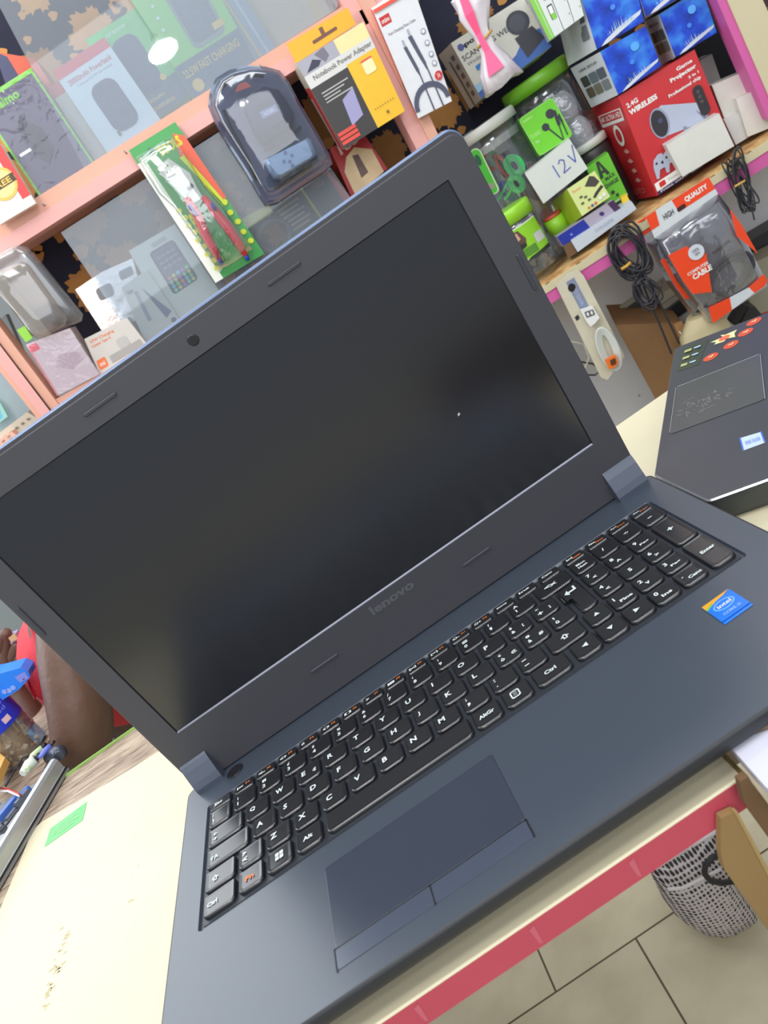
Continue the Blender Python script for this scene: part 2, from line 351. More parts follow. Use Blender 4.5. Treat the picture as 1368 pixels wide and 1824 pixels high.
# key board part: carrier plate, every key a piece of its own
m = MB(); m.loops([rrect(KX0+1.6, KY1+4, KX1-1.6, KY0-1.4, 2, -1.9), rrect(KX0+1.6, KY1+4, KX1-1.6, KY0-1.4, 2, -1.5)], mat((46, 50, 58), .45)); kb = m.build('keyboard', lap)
def key_mesh(x0, y0, x1, y1):
    m = MB(); big = min(4.2, (y1-y0)*.24)
    rt = (1.4, 1.4, big, big)
    ls = [rrect(x0, y0, x1, y1, rt, -1.5), rrect(x0, y0, x1, y1, rt, .1), rrect(x0+.35, y0+.35, x1-.35, y1-.25, [max(.6, r-.3) for r in rt], .75), rrect(x0+.9, y0+.9, x1-.9, y1-.6, [max(.5, r-.8) for r in rt], 1.0)]
    m.loops(ls, keym, cap=False); top = rrect(x0+2.6, y0+2.6, x1-2.6, y1-2.0, [max(.4, r-2.2) for r in rt], .8)
    m.loops([ls[-1], top], keym, cap=False); m.poly(top, keym)
    f = Face(m, (x0, y1, 1.0), (x1, y1, 1.0), (x1, y0, 1.0), (x0, y0, 1.0), (0, 0, -1)); f.k = 1; f.w = x1-x0; f.h = y1-y0
    return m, f
def lab(f, t, cx, cy, h, m_, w=None, bold=.035):
    """lettering h mm high with its left end at cx mm from the key's left edge and base at cy mm from its front edge"""
    vs, fs = text_geom(t, bold)
    if t in '-_': h = .9; cy += 1.2; w = 3
    if t == '.': h = 1.0
    if len(t) == 1 and t not in '-_': w = h*min(1.25, ASP.get((t, bold), .8))
    if w is None: w = h*.62*len(t)
    f.k = 1; f.text(t, cx/f.w, cy/f.h, (cx+w)/f.w, (cy+h)/f.h, m_, bold)
RB = [-63.7, -83.0, -102.4, -121.8, -141.1]; KH = 16.8; PX = 19.85
def key(x0, y0, x1, y1, marks=(), orange=None):
    m, f = key_mesh(x0, y0, x1, y1)
    for mk in marks:
        t, cx, cy, h = mk[:4]; lab(f, t, cx, cy, h, prt, mk[4] if len(mk) > 4 else None)
    if orange: lab(f, orange[0], orange[1], orange[2], orange[3], prto, orange[4] if len(orange) > 4 else None)
    return m, f
def put(m): return m.build('key', kb)
# function row
FT, FB = -36.6, -45.6
names = [('Esc', 15.3, 31.8)]
fcx = [42.7+17.47*k for k in range(12)]
fm = ['|x', '<-', '<+', '@', '()', '[]', '>', '---', '[x]', '[=]', 'O-', 'O+']
m, f = key(15.3, FB, 31.8, FT, [('Esc', 4, 3, 3.0, 6)]); put(m)
for k, c in enumerate(fcx):
    m, f = key(c-7.5, FB, c+7.5, FT, [(fm[k], 2.2, 3.2, 2.8, 5.4)], ('F%d' % (k+1), 9.2, 4.0, 2.0, 3)); put(m)
for t, c, o in (('Stamp', 252.8, None), ('Ins', 270.5, None), ('Canc', 288.8, None), ('\u21b8', 308.5, 'Inizio'), ('Fine', 326.4, 'Fine'), ('Pag\u2191', 344, 'Pag'), ('Pag\u2193', 362, 'Pag')):
    t2 = {'\u21b8': 'Ini'}.get(t, t)
    m, f = key(c-7.6, FB, c+7.6, FT, [(t2.replace('\u2191', '+').replace('\u2193', '-'), 2.5, 4, 2.4, 8 if o is None else 4.6)], (o, 6.6, 2.4, 1.9, 6) if o else None); put(m)
def row(r, x, keys):
    y0 = RB[r]; y1 = y0+KH
    for kd in keys:
        wd = kd[1]; m, f = key(x, y0, x+wd, y1, kd[2]); put(m); x += kd[0]
two = lambda a, b: [(a, 3.2, 10.2, 3.0, 2.4), (b, 3.2, 4.6, 3.6, 2.8)]
row(0, 34.7-PX, [(PX, 17.2, two('|', '\\'))]+[(PX, 17.2, two(a, b)) for a, b in zip('!"\u00a3$%&/()=?^', '1234567890\'\u00ec')]+[(25, 25.5, [('<x', 7, 7, 4, 9)])])
row(1, 15.3, [(44.4-15.3, 26.5, [('\u2190', 4, 9, 3, 7), ('\u2192', 4, 4.5, 3, 7)])] + [(PX, 17.2, [(c, 3.4, 7.2, 4.6, 3.9)] + ([('\u20ac', 11.5, 5, 3.4, 2.8)] if c == 'E' else [])) for c in 'QWERTYUIOP'] +
    [(PX, 17.2, two('\u00e9', '\u00e8')+[('[', 11.5, 5, 3.4, 1.6)]), (PX, 17.2, two('*', '+')+[(']', 11.5, 5, 3.4, 1.6)])])
row(2, 15.3, [(49.3-15.3, 31.2, [('\u2191A', 3, 6, 4, 6)])] + [(PX, 17.2, [(c, 3.4, 7.2, 4.6, 3.9)]) for c in 'ASDFGHJKL'] + [(PX, 17.2, two('\u00e7', '\u00f2')+[('@', 11, 5, 3.6, 3.4)]), (PX, 17.2, two('\u00b0', '\u00e0')+[('#', 11, 5, 3.6, 3)]), (PX, 16.0, two('\u00a7', '\u00f9'))])
row(3, 15.3, [(23.9, 21.6, [('\u21e7', 5, 6, 4.5, 5)]), (59-39.2, 17.2, two('>', '<'))] + [(PX, 17.2, [(c, 3.4, 7.2, 4.6, 3.9)]) for c in 'ZXCVBNM'] + [(PX, 17.2, two(';', ',')), (PX, 17.2, two(':', '.')), (PX, 17.2, two('_', '-')), (25, 24.2, [('\u21e7', 9, 6, 5, 6)])])
for (x0, x1, mk) in ((15.3, 37.2, [('Ctrl', 3, 6.5, 3.2, 7)]), (39.4, 56.4, []), (58.8, 76.2, []), (78.9, 96.4, [('Alt', 5, 6.5, 3.4, 6.5)]), (99.5, 197.3, []), (199.8, 217.2, [('AltGr', 3.5, 6.5, 3.4, 10)]), (219.8, 237.4, []), (240.2, 263, [('Ctrl', 7, 6.5, 3.4, 7.5)])):
    m, f = key(x0, RB[4], x1, RB[4]+KH, mk)
    f.k = 1
    if x0 == 39.4: lab(f, 'Fn', 5, 6.5, 3.8, prto, 6)
    if x0 == 58.8:
        for i in range(2):
            for j in range(2): f.k = 1; f.rect(.36+i*.17, .38+j*.19, .50+i*.17, .54+j*.19, prt)
    if x0 == 219.8:
        f.k = 1; f.rr(.28, .3, .62, .72, prt); f.k = 2; f.rr(.33, .36, .57, .66, keym)
        for j in range(3): f.k = 3; f.rect(.38, .42+j*.08, .52, .44+j*.08, prt)
    put(m)
# tall L-shaped return key
y1 = RB[1]+KH; y0 = RB[2]; pts = [(298.5, y1), (282.6, y1), (282.6, RB[1]+1), (287, RB[1]+1), (287, y0+1.5), (289, y0), (295.5, y0), (298.5, y0+3)]
m = MB(); cc = Vector((291, -85, 0))
def ins(p, d): v = Vector((p[0], p[1], 0)); w = (cc-v); return (v.x+math.copysign(min(d, abs(w.x)), w.x), v.y+math.copysign(min(d, abs(w.y)), w.y))
m.loops([[(x, y, -1.5) for x, y in pts], [(x, y, .2) for x, y in pts], [ins(p, .8)+(1.0,) for p in pts], [ins(p, 2)+(.9,) for p in pts]], keym, cap=False); m.poly([ins(p, 2)+(.9,) for p in pts], keym)
f = Face(m, (282, y1, 1.1), (299, y1, 1.1), (299, y0, 1.1), (282, y0, 1.1), (0, 0, -1)); f.k = 1
f.poly([(.25, .74), (.42, .83), (.42, .76), (.66, .76), (.66, .86), (.74, .86), (.74, .71), (.42, .71), (.42, .65)], prt); put(m)
# arrows and number pad
def arrow(f, d):
    f.k = 1; P_ = {'u': [(.36, .46), (.6, .46), (.48, .66)], 'd': [(.36, .62), (.48, .42), (.6, .62)], 'l': [(.6, .42), (.6, .66), (.38, .54)], 'r': [(.38, .42), (.6, .54), (.38, .66)]}[d]; f.poly(P_, prt)
for c, r, d in ((274.6, 4, 'l'), (292, 4, 'd'), (309.5, 4, 'r'), (292, 3, 'u')):
    w = 8.2 if c != 292 or r == 4 else 7.6; m, f = key(c-w, RB[r], c+w, RB[r]+KH); arrow(f, d); put(m)
NP = [(0, [('Bloc', 'Num', 309), ('/', '', 326.5), ('*', '', 344), ('-', '', 362)]), (1, [('7', '<', 309), ('8', '^', 326.5), ('9', 'Pag', 344)]), (2, [('4', '<', 309), ('5', '', 326.5), ('6', '>', 344)]),
      (3, [('1', 'Fine', 309), ('2', 'v', 326.5), ('3', 'Pag', 344)]), (4, [('0', 'Ins', 326.5), ('.', 'Canc', 344)])]
for r, ks in NP:
    for a, b_, c in ks:
        if r == 0 and a == 'Bloc': mk = [(a, 4, 9, 2.6, 6.5), (b_, 4, 5, 2.6, 6.5)]
        elif b_: mk = [(a, 3, 8.6, 3.8, 3), (b_, 5.5, 4.2, 2.8, 1.9*len(b_)+.6)]
        else: mk = [(a, 5.5, 6.5, 3.8 if a != '-' else 1, 3)]
        m, f = key(c-7.9, RB[r], c+7.9, RB[r]+KH, mk); put(m)
m, f = key(354.5, RB[2], 369.4, RB[1]+KH, [('+', 5, 19, 4, 4)]); put(m)
m, f = key(354.5, RB[4], 369.4, RB[3]+KH, [('Enter', 3.4, 17, 3.2, 9)]); put(m)
# touchpad with two buttons
padm = mat((50, 58, 74), .26, var=.02, ior=1.8)
m = MB(); m.loops([rrect(94.6, -218, 200.4, -164, 2, .02), rrect(94.6, -218, 200.4, -164, 2, .22), rrect(95.0, -217.6, 200, -164.4, 2, .3)], padm); tp = m.build('touchpad', lap)
for x0, x1 in ((94.9, 147.2), (147.8, 200.2)):
    m = MB(); m.loops([rrect(x0, -230, x1, -218.6, 1, .02), rrect(x0, -230, x1, -218.6, 1, .3)], mat((66, 75, 92), .3, ior=1.75)); m.build('touchpad_button', lap)
m = MB()
for a, b_ in (((94.2, -218.6), (200.8, -217.9)), ((94.0, -231), (94.8, -218)), ((200.3, -230.5), (201, -218)), ((147.1, -230.5), (147.9, -218.2))):
    m.poly([(a[0], a[1], .36), (b_[0], a[1], .36), (b_[0], b_[1], .36), (a[0], b_[1], .36)], groove)
s = m.build('touchpad_seam', lap)
# power button
m = MB(); m.lathe((34.5, -15.5, 0), [(6.6, .05), (6.6, .5), (5.9, .9)], mat((30, 31, 36), .35), n=28); m.build('power_button', lap)
# processor sticker
q = [Vector((332.3, -163.0, .2)), Vector((349.2, -162.6, .2)), Vector((349.2, -184, .2)), Vector((332.3, -184.4, .2))]
m = MB(); m.prism(q, (0, 0, .15), mat((26, 118, 226), .25, spec=.8)); f = Face(m, *[p+ZUP*.2 for p in q], (0, 0, -1)); f.k = 1
f.poly([(0, .55), (0, 1), (1, 1), (.55, .86), (.2, .72)], mat((238, 168, 36), .3)); f.poly([(0, .55), (0, .8), (.3, .9), (.2, .7)], mat((120, 190, 70), .3)); f.poly([(0, .1), (0, .72), (.4, .86), (1, .94), (1, .1)], mat((26, 118, 226), .25))
f.disc(.5, .6, .36, mat((120, 186, 246), .3), ry=.19); f.disc(.5, .6, .31, mat((26, 118, 226), .25), ry=.15); f.text('intel', .26, .52, .74, .66, prt, .02); f.text('CORE i3', .2, .2, .8, .3, mat((150, 200, 250), .4), .02)
s = m.build('sticker', lap); s['label'] = 'blue processor sticker on the palm rest'
# ---- lid
def LP(x, s_, d): return LO+LUP*s_+Vector((x, 0, 0))-LN*d      # d towards the viewer
lidm = mat((70, 70, 76), .5, var=.03, scale=300, ior=1.55); rimm = mat((104, 124, 160), .35, var=.03, metal=.2, spec=.8)
def lrect(x0, s0, x1, s1, r, d, n=6): return [LP(p.x, p.y, d) for p in rrect(x0, s0, x1, s1, r, 0, n)]
m = MB()
m.loops([lrect(6, 4, 380, 260, 8, -7), lrect(1.4, 0, 384.4, 264.6, 9, -5), lrect(1, -.5, 384.8, 265.2, 9, -3), lrect(1.2, -.3, 384.6, 265, 9, -.6), lrect(2.2, .8, 383.6, 264, 8, -.1)], rimm, cap=False)
m.poly(lrect(6, 4, 380, 260, 8, -7)[::-1], mat((60, 62, 70), .5)); m.poly(lrect(2.2, .8, 383.6, 264, 8, -.1), lidm); lidp = m.build('lid_shell', lap); lidp['label'] = 'blue-grey outer shell of the lid'
m = MB(); SX0, SX1, SS0, SS1 = 20.6, 364.4, 46.8, 241.6
ins_ = lrect(SX0, SS0, SX1, SS1, .4, 1.1); 
m.loops([lrect(1.6, .3, 384.2, 262.0, 8, -.05), lrect(1.6, .3, 384.2, 262.0, 8, .8), lrect(2.4, 1, 383.6, 261.3, 7.6, 1.2), lrect(SX0-.8, SS0-.8, SX1+.8, SS1+.8, .6, 1.2)], lidm, cap=False, smooth=False)
m.loops([lrect(SX0-.8, SS0-.8, SX1+.8, SS1+.8, .6, 1.2), lrect(SX0, SS0, SX1, SS1, .4, .1)], mat((34, 35, 42), .4), cap=False, smooth=False)
m.poly([LP(SX0-.6, SS0-1.1, 1.28), LP(SX1+.6, SS0-1.1, 1.28), LP(SX1+.2, SS0-.1, .8), LP(SX0-.2, SS0-.1, .8)], mat((150, 152, 168), .3, metal=.3))  # pale colour on the lower bevel paints in its highlight
m.add([LP(SX0-.6, SS0-1.1, 1.28), LP(SX1+.6, SS0-1.1, 1.28), LP(SX1+.6, SS0-1.3, 1.2), LP(SX0-.6, SS0-1.3, 1.2)], [(0, 1, 2, 3)], mat((150, 152, 168), .3, metal=.3))
f = Face(m, LP(0, 265, 1.25), LP(386, 265, 1.25), LP(386, 0, 1.25), LP(0, 0, 1.25), LN); f.k = 1
f.text('lenovo', 176.3/386, 33.8/265, 211.6/386, 41.2/265, mat((92, 94, 98), .5), .045)
bez = m.build('bezel', lap)
m = MB(); m.prism([LP(SX0, SS0, .1), LP(SX1, SS0, .1), LP(SX1, SS1, .1), LP(SX0, SS1, .1)], -LN*-.3 if False else LN*.3, mat((13, 17, 27), .22, var=.02, ior=1.8))
c = lid_s = None
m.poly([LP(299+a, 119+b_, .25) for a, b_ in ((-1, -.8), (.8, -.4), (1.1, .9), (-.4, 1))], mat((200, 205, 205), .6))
s = m.build('screen', lap); s['label'] = 'dark switched-off matte screen'
m = MB()
m.loops([[LP(192+r*math.cos(t), 251.8+r*math.sin(t), d) for t in [6.283*k/24 for k in range(24)]] for r, d in ((3.4, 1.15), (3.4, 1.5), (2.6, 1.6))], mat((40, 38, 42), .3)); m.poly([LP(192+1.2*math.cos(t), 251.8+1.2*math.sin(t), 1.66) for t in [6.283*k/16 for k in range(16)]], mat((12, 12, 18), .1, spec=1)); m.build('webcam', lap)
def bump_(x0, s0, x1, s1):
    m = MB(); m.loops([lrect(x0, s0, x1, s1, min(abs(x1-x0), abs(s1-s0))*.48, 1.15), lrect(x0, s0, x1, s1, min(abs(x1-x0), abs(s1-s0))*.48, 1.9), lrect(x0+.4, s0+.4, x1-.4, s1-.4, min(abs(x1-x0), abs(s1-s0))*.3, 2.2)], mat((66, 68, 76), .35)); m.build('rubber_bumper', lap)
for x, s_ in ((115, 251.4), (245, 251.4), (117.5, 24), (246, 24.6)): bump_(x, s_, x+23, s_+2.2)
bump_(4.2, 158, 6.4, 183); bump_(378.6, 158, 380.8, 183)
hm = mat((84, 92, 108), .4, metal=.15, spec=.7)
for x0, x1 in ((3.2, 24.6), (360.4, 384.2)):
    m = MB(); prof = [(-13, -.2), (-13.5, 3), (-12.5, 8), (-10, 17), (-8.5, 21), (-7.2, 22.6), (-5, 22), (2, 21), (6, 10), (6, -.2)]
    m.loops([[Vector((x, y, z)) for y, z in prof] for x in (x0, x1)], hm, smooth=False); m.build('hinge', lap)
# ================================================================== peach display shelves on the left
peach = mat((222, 168, 146), .55, var=.08, scale=10); peach2 = mat((228, 170, 163), .5, var=.08, scale=14)
unit = thing('display_shelf', 'peach painted display shelf unit behind the laptop, upper left', 'shelf', (200, 850, -300))
def lineq(p, q, x): return p[1]+(q[1]-p[1])*(x-p[0])/(q[0]-p[0])
def lp(p, off=0): return at(p, ('L', off))
ya = Vector((0, 1, 0))
def zl(x, off=0): return 0
# rail: upper shelf board with a lipped front (z falls slightly to the right)
def zt(x): return 527-(x+8)*.059          # top edge of the rail
def zb(x): return 487-(x+42)*.052
m = MB(); x0, x1 = -170, 640
m.prism([(x0, 800, zb(x0)+16), (x1, 800, zb(x1)+16), (x1, 800, zt(x1)), (x0, 800, zt(x0))], (0, 190, 0), peach)
m.prism([(x0, 796, zb(x0)), (x1, 796, zb(x1)), (x1, 796, zb(x1)+20), (x0, 796, zb(x0)+20)], (0, 30, 0), peach2)
m.build('upper_board', unit)
m = MB(); m.prism([(-112, 798, 283-40), (575, 798, 220-40), (575, 798, 220), (-112, 798, 283)], (0, 190, 0), peach); m.prism([(-112, 795, 262), (575, 795, 198), (575, 795, 184), (-112, 795, 246)], (0, 20, 0), peach2); m.build('lower_board', unit)
# left post, leaning a little
a = [(0, 582), (104, 720), (67, 746), (0, 662)]; b_ = [lp(p, -6) for p in a]
def ext(p, q, z): t = (z-p.z)/(q.z-p.z); return p+(q-p)*t
m = MB(); R1, R2, L1, L2 = b_[0], b_[1], b_[3], b_[2]
m.prism([ext(L1, L2, ZF), ext(R1, R2, ZF), ext(R1, R2, 1000), ext(L1, L2, 1000)], ya*34, peach); m.prism([ext(L1, L2, ZF)+Vector((8, -3, 0)), ext(R1, R2, ZF)+Vector((-16, -3, 0)), ext(R1, R2, 1000)+Vector((-16, -3, 0)), ext(L1, L2, 1000)+Vector((8, -3, 0))], ya*4, peach2); m.build('post', unit)
# right post (behind the hanging adapter and cable boxes)
P = quad([(606, 0), (650, -25), (773, 235), (738, 258)], ('L', -4)); m = MB()
m.prism([ext(P[0], P[3], 214), ext(P[1], P[2], 214), ext(P[1], P[2], 900), ext(P[0], P[3], 900)], ya*40, peach2); m.prism([ext(P[0], P[3], 214)+Vector((22, -4, 0)), ext(P[1], P[2], 214)+Vector((3, -4, 0)), ext(P[1], P[2], 900)+Vector((3, -4, 0)), ext(P[0], P[3], 900)+Vector((22, -4, 0))], ya*6, peach); m.build('post', unit)
m = MB()
for x in (60, 200, 430): m.tube([(x, 795, zb(x)+26), (x-1, 788, zb(x)+24), (x-2, 786, zb(x)+30)], .9, mat((150, 150, 155), .3, metal=.9), n=6)
m.build('nail', unit)
# glass panes
def pane(ps, off, label):
    q = quad(ps, ('L', off)); m = MB(); m.prism(q, ya*4, clear('glare_veil_glass', (225, 232, 238), .08, .11, .02)); return tag(m.build('glass_pane'), label, 'glass')  # milky white mixed into the glass stands for the glare veil
pane([(-45, -72), (700, -560), (600, 16), (150, 300)], 7, 'glare-hazed sliding glass pane in front of the power bank boxes, lamp mirrored in it')
pane([(108, 414), (500, 165), (652, 393), (262, 640)], 9, 'glare-hazed sliding glass pane in front of the white phone box')

def bx(name, label, cat, ps, pl, depth, col, group=None, side=None, rough=.4, coat=0):
    m = MB(); r = pack(m, ps, pl, depth, mat(col, rough, coat=coat), side); return m, r, (name, label, cat, group)
def fin(m, t): return tag(m.build(t[0]), t[1], t[2], t[3])
# --- upper shelf, left to right
G1 = None
m, f, t = bx('gadget_box', 'dark grey film-wrapped gadget box with lime green edges at the upper left', 'box', [(-42, 182), (55, 121), (168, 290), (71, 351)], ('L', 8), 38, (66, 62, 86), coat=.6)
lime = mat((120, 200, 50), .4); f.rect(0, 0, .035, 1, lime); f.rect(.965, 0, 1, 1, lime); f.rect(0, .96, 1, 1, lime); f.text('oraimo', .08, .84, .62, .92, lime, .03)
f.poly([(.28, .55), (.5, .62), (.62, .52), (.6, .3), (.4, .2), (.3, .35)], mat((38, 38, 52), .3, coat=.5)); f.poly([(.3, .62), (.46, .7), (.5, .62), (.34, .56)], mat((50, 50, 64), .3)); f.poly([(.1, .42), (.3, .42), (.3, .39), (.1, .39)], W_); fin(m, t)
q = quad([(-43, 181), (56, 120), (169, 291), (70, 352)], ('L', 5)); mm = MB(); g = []
for i in range(12):
    for j in range(12): pass
film = clear('wrinkled_film', (240, 240, 246), .1, .02, .1, bump=.3, bscale=38)
mm.poly(q, film); o = mm.build('plastic_film'); tag(o, 'crinkled clear film around the dark grey gadget box with lime green edges', 'film')
m, f, t = bx('gift_box', 'red and white box with a round gold seal at the left picture edge', 'box', [(-64, 300), (0, 256), (64, 362), (0, 400)], ('L', -22), 14, (222, 216, 206), coat=.6)
f.rect(0, .82, 1, 1, RED); f.poly([(.78, .15), (1, .15), (1, 1), (.78, 1)], mat((214, 62, 62), .4)); f.rect(0, .35, .72, .8, mat((70, 80, 120), .5))
gold = mat((206, 170, 86), .35, metal=.4); f.disc(.55, .5, .36, gold); f.disc(.55, .5, .3, mat((232, 206, 140), .4)); f.rect(.2, .44, .9, .57, mat((70, 60, 40), .5)); f.text('FREE', .3, .46, .8, .55, gold, .03); fin(m, t)
m, f, t = bx('accessory_box', 'orange and navy box lying behind the dark grey gadget box', 'box', [(-10, 92), (62, 104), (92, 152), (10, 150)], ('L', 60), 90, (198, 78, 46)); f.poly([(0, 0), (.4, 0), (.28, .9), (0, 1)], mat((54, 58, 92), .5)); fin(m, t)
m, f, t = bx('power_bank_box', 'cream power bank box with a red cap, half hidden behind the white red-topped box', 'box', [(85, 157), (120, 134), (215, 268), (171, 290)], ('L', 34), 30, (222, 206, 186)); f.rect(0, .86, .6, 1, mat((226, 66, 56), .4)); fin(m, t)
m, f, t = bx('power_bank_box', 'white power bank box with red top band and grey power bank picture', 'box', [(94, 128), (185, 66), (286, 213), (192, 273)], ('L', 14), 26, (226, 230, 228))
f.rect(0, .89, 1, 1, mat((232, 62, 72), .4)); f.text('20000mAh Powerbank', .1, .78, .92, .84, mat((214, 84, 84), .5), .01); f.text('Triple port 22.5W fast charging', .2, .72, .86, .755, mat((140, 140, 150), .5)); f.rr(.3, .1, .76, .66, mat((72, 76, 104), .4), .35); f.rect(.31, .08, .36, .14, mat((90, 90, 90), .5)); fin(m, t)
gre = mat((84, 190, 92), .45); dsl = mat((74, 92, 112), .4)
m, f, t = bx('power_bank_box', 'green power bank box picturing a dark bank, right of the white red-topped box', 'box', [(152, 71), (246, 11), (346, 165), (252, 226)], ('L', 30), 28, (96, 196, 96))
f.rect(0, 0, 1, .28, dsl); f.rr(.26, .22, .72, .84, mat((52, 70, 104), .4), .35); f.text('oraimo', .3, .9, .66, .95, mat((190, 230, 190), .5), .02); f.text('10000mAh', .16, .14, .6, .18, gold); f.disc(.72, .3, .05, gold); f.text('FAST CHARGING', .1, .05, .7, .09, gold, .01); fin(m, t)
m, f, t = bx('power_bank_box', 'large green and slate box lettered fast charging behind the glass', 'box', [(226, -14), (346, -92), (455, 108), (345, 177)], ('L', 16), 36, (122, 204, 84))
f.rect(0, 0, 1, .3, dsl); f.rr(.36, .32, .86, .86, mat((116, 142, 132), .4), .2); f.rr(.4, .36, .82, .82, mat((86, 104, 116), .4), .2); f.text('22.5W FAST CHARGING', .06, .17, .92, .24, mat((216, 186, 84), .5), .02); f.rect(.72, .38, .88, .44, gold); f.disc(.16, .08, .08, gold)
for k in range(5): f.disc(.12+.02*k, .5+.1*k, .02, W_)
fin(m, t)
m, f, t = bx('document_folder', 'grey blue translucent folder leaning between the green boxes and the beige carton', 'folder', [(352, -40), (400, -62), (492, 86), (452, 110)], ('L', 22), 12, (126, 142, 156)); f.rect(.3, 0, .38, 1, mat((196, 168, 92), .5)); f.rect(.62, 0, .7, 1, mat((170, 186, 196), .4)); fin(m, t)
m, f, t = bx('carton', 'plain beige carton behind the glass at the right end of the upper shelf', 'box', [(392, -70), (510, -120), (590, 22), (484, 92)], ('L', 40), 60, (188, 172, 142)); f.rect(.78, 0, .9, 1, mat((196, 172, 120), .5)); fin(m, t)
m, f, t = bx('carton', 'small tan carton peeking over the peach rail above the orange-tabbed adapter pack', 'box', [(545, -60), (600, -90), (652, 6), (590, 40)], ('L', 44), 50, (170, 130, 92)); f.rect(.2, .1, .8, .25, mat((90, 40, 30), .5)); fin(m, t)

# --- hanging packs in front of the rail
# plier pack
plk = ('L', -32); n = ya
pl = thing('plier_pack', 'green blister pack with red-handled pliers hanging on the peach rail', 'tool pack', lp((350, 380), -20))
m = MB(); cs = quad([(229, 268), (312, 217), (471, 452), (384, 504)], ('L', -14)); m.prism(cs, ya*2, mat((46, 150, 66), .45, coat=.4)); f = Face(m, *cs, n); f.k = 1
f.rect(.0, .0, .16, .9, mat((232, 236, 226), .35, coat=.5)); f.poly([(.84, .95), (1, .9), (1, .45), (.9, .4), (.72, .8)], mat((228, 96, 66), .4)); f.text('TOOLS', .42, .86, .9, .93, mat((214, 214, 40), .45), .05)
yl = mat((206, 220, 50), .45); 
for k in range(9): f.disc(.16+.03*(k % 2), .08+.055*k, .05, yl); 
for k in range(5): f.disc(.93-.02*(k % 2), .12+.075*k, .05, yl)
f.poly([(.7, .8), (.8, .8), (.95, .4), (.9, .4)], yl); f.text('PLIER', .24, .1, .34, .5, yl, .04, 1); f.disc(.33, .93, .045, mat((30, 90, 50), .5)); m.build('card', pl)
def LQ(p, off): return at(p, ('L', off))
m = MB(); red = mat((214, 34, 58), .35, coat=.5); blu = mat((40, 56, 170), .4); steel = mat((150, 150, 150), .25, metal=.8)
hd = [(332, 352), (352, 384), (366, 418), (382, 446), (390, 462)]; m.tube([LQ(p, -27) for p in hd], [4.5, 7.5, 7, 6, 4], red, n=10)
hd2 = [(362, 350), (382, 376), (402, 400), (424, 432), (438, 455)]; m.tube([LQ(p, -27) for p in hd2], [4.5, 7, 7.5, 6.5, 4], red, n=10); m.tube([LQ(p, -34) for p in ((336, 364), (350, 384))], [2.5, 3], blu); m.tube([LQ(p, -34) for p in ((376, 362), (384, 374))], [2.5, 3], blu); m.tube([LQ(p, -27) for p in ((390, 460), (396, 472))], [4, 2.5], blu); m.tube([LQ(p, -27) for p in ((436, 452), (443, 464))], [4, 2.5], blu); o = m.build('handle', pl); o['label'] = 'red dipped handles with blue tips'
m = MB(); m.prism(quad([(286, 292), (300, 282), (338, 308), (352, 336), (362, 352), (340, 364), (326, 350), (308, 330), (284, 310)], ('L', -28)), ya*7, steel)
pc = quad([(285, 294), (299, 286), (312, 308), (298, 316)], ('L', -36)); m.prism(pc, ya*3, W_); ff = Face(m, *pc, n); ff.k = 1
for i in range(2):
    for j in range(2): ff.disc(.3+.4*i, .3+.4*j, .09, K_)
m.tube([LQ(p, -34) for p in ((336, 330), (340, 334))], 5, steel); m.build('jaw', pl)
m = MB(); plf = clear('plier_blister', (246, 250, 246), .42, .04, .1, bump=.35, bscale=28)
path = [(242, 280), (305, 240), (332, 275), (366, 330), (402, 372), (452, 446), (390, 486), (352, 430), (310, 372), (282, 345)]
b0 = [LQ(p, -17) for p in path]; c0 = sum(b0, Vector())/len(b0); ls = [b0, [c0+(p-c0)*.93-ya*16 for p in b0], [c0+(p-c0)*.82-ya*22 for p in b0], [c0+(p-c0)*.3-ya*24 for p in b0]]
m.loops(ls, plf, cap=False); m.poly(ls[-1], plf); m.build('blister', pl)

# clear clamshell with a charger
cl = thing('charger_pack', 'clear plastic clamshell holding a dark camera charger and silver plug', 'charger pack', lp((480, 240), -30))
out = [(371, 190), (374, 162), (384, 140), (408, 125), (440, 117), (472, 119), (498, 126), (514, 146), (534, 184), (560, 228), (588, 278), (592, 292), (580, 304), (534, 334), (496, 360), (474, 366), (460, 346), (440, 310), (410, 264), (384, 222)]
shell = clear('clamshell', (206, 212, 224), .26, .02, .07, bump=.14, bscale=20)
def dome(mb, pts, off, hs, m_):
    b = [LQ(p, off) for p in pts]; c = sum(b, Vector())/len(b)
    ls = [[c+(p-c)*k-ya*h for p in b] for k, h in hs]; mb.loops(ls, m_, cap=False); mb.poly(ls[-1], m_)
m = MB(); dome(m, out, -6, [(1, 0), (1, 2), (.95, 3), (.92, 22), (.87, 32), (.8, 35), (.4, 37)], shell); m.build('clamshell', cl)
m = MB(); m.poly([LQ(p, -5) for p in out], mat((96, 100, 124), .5, var=.3, scale=25)); m.build('backing_card', cl)
m = MB(); dk = mat((44, 47, 78), .45); dome(m, [(430, 186), (470, 158), (496, 164), (510, 184), (524, 208), (520, 228), (486, 250), (468, 262), (452, 240)], -8, [(1, 0), (1, 16), (.9, 24), (.5, 26)], dk)
m.prism(quad([(462, 200), (490, 186), (496, 198), (468, 212)], ('L', -35)), ya*2, mat((134, 148, 190), .4)); f = Face(m, *quad([(462, 200), (490, 186), (496, 198), (468, 212)], ('L', -35.5)), n); f.text('USB', .2, .25, .8, .75, W_, .02); m.build('charger_body', cl)
m = MB(); sil = mat((172, 192, 208), .25, metal=.3, coat=.6); dome(m, [(468, 290), (546, 249), (552, 252), (562, 278), (558, 284), (494, 322), (486, 320)], -8, [(1, 0), (1, 18), (.95, 22), (.8, 23)], sil)
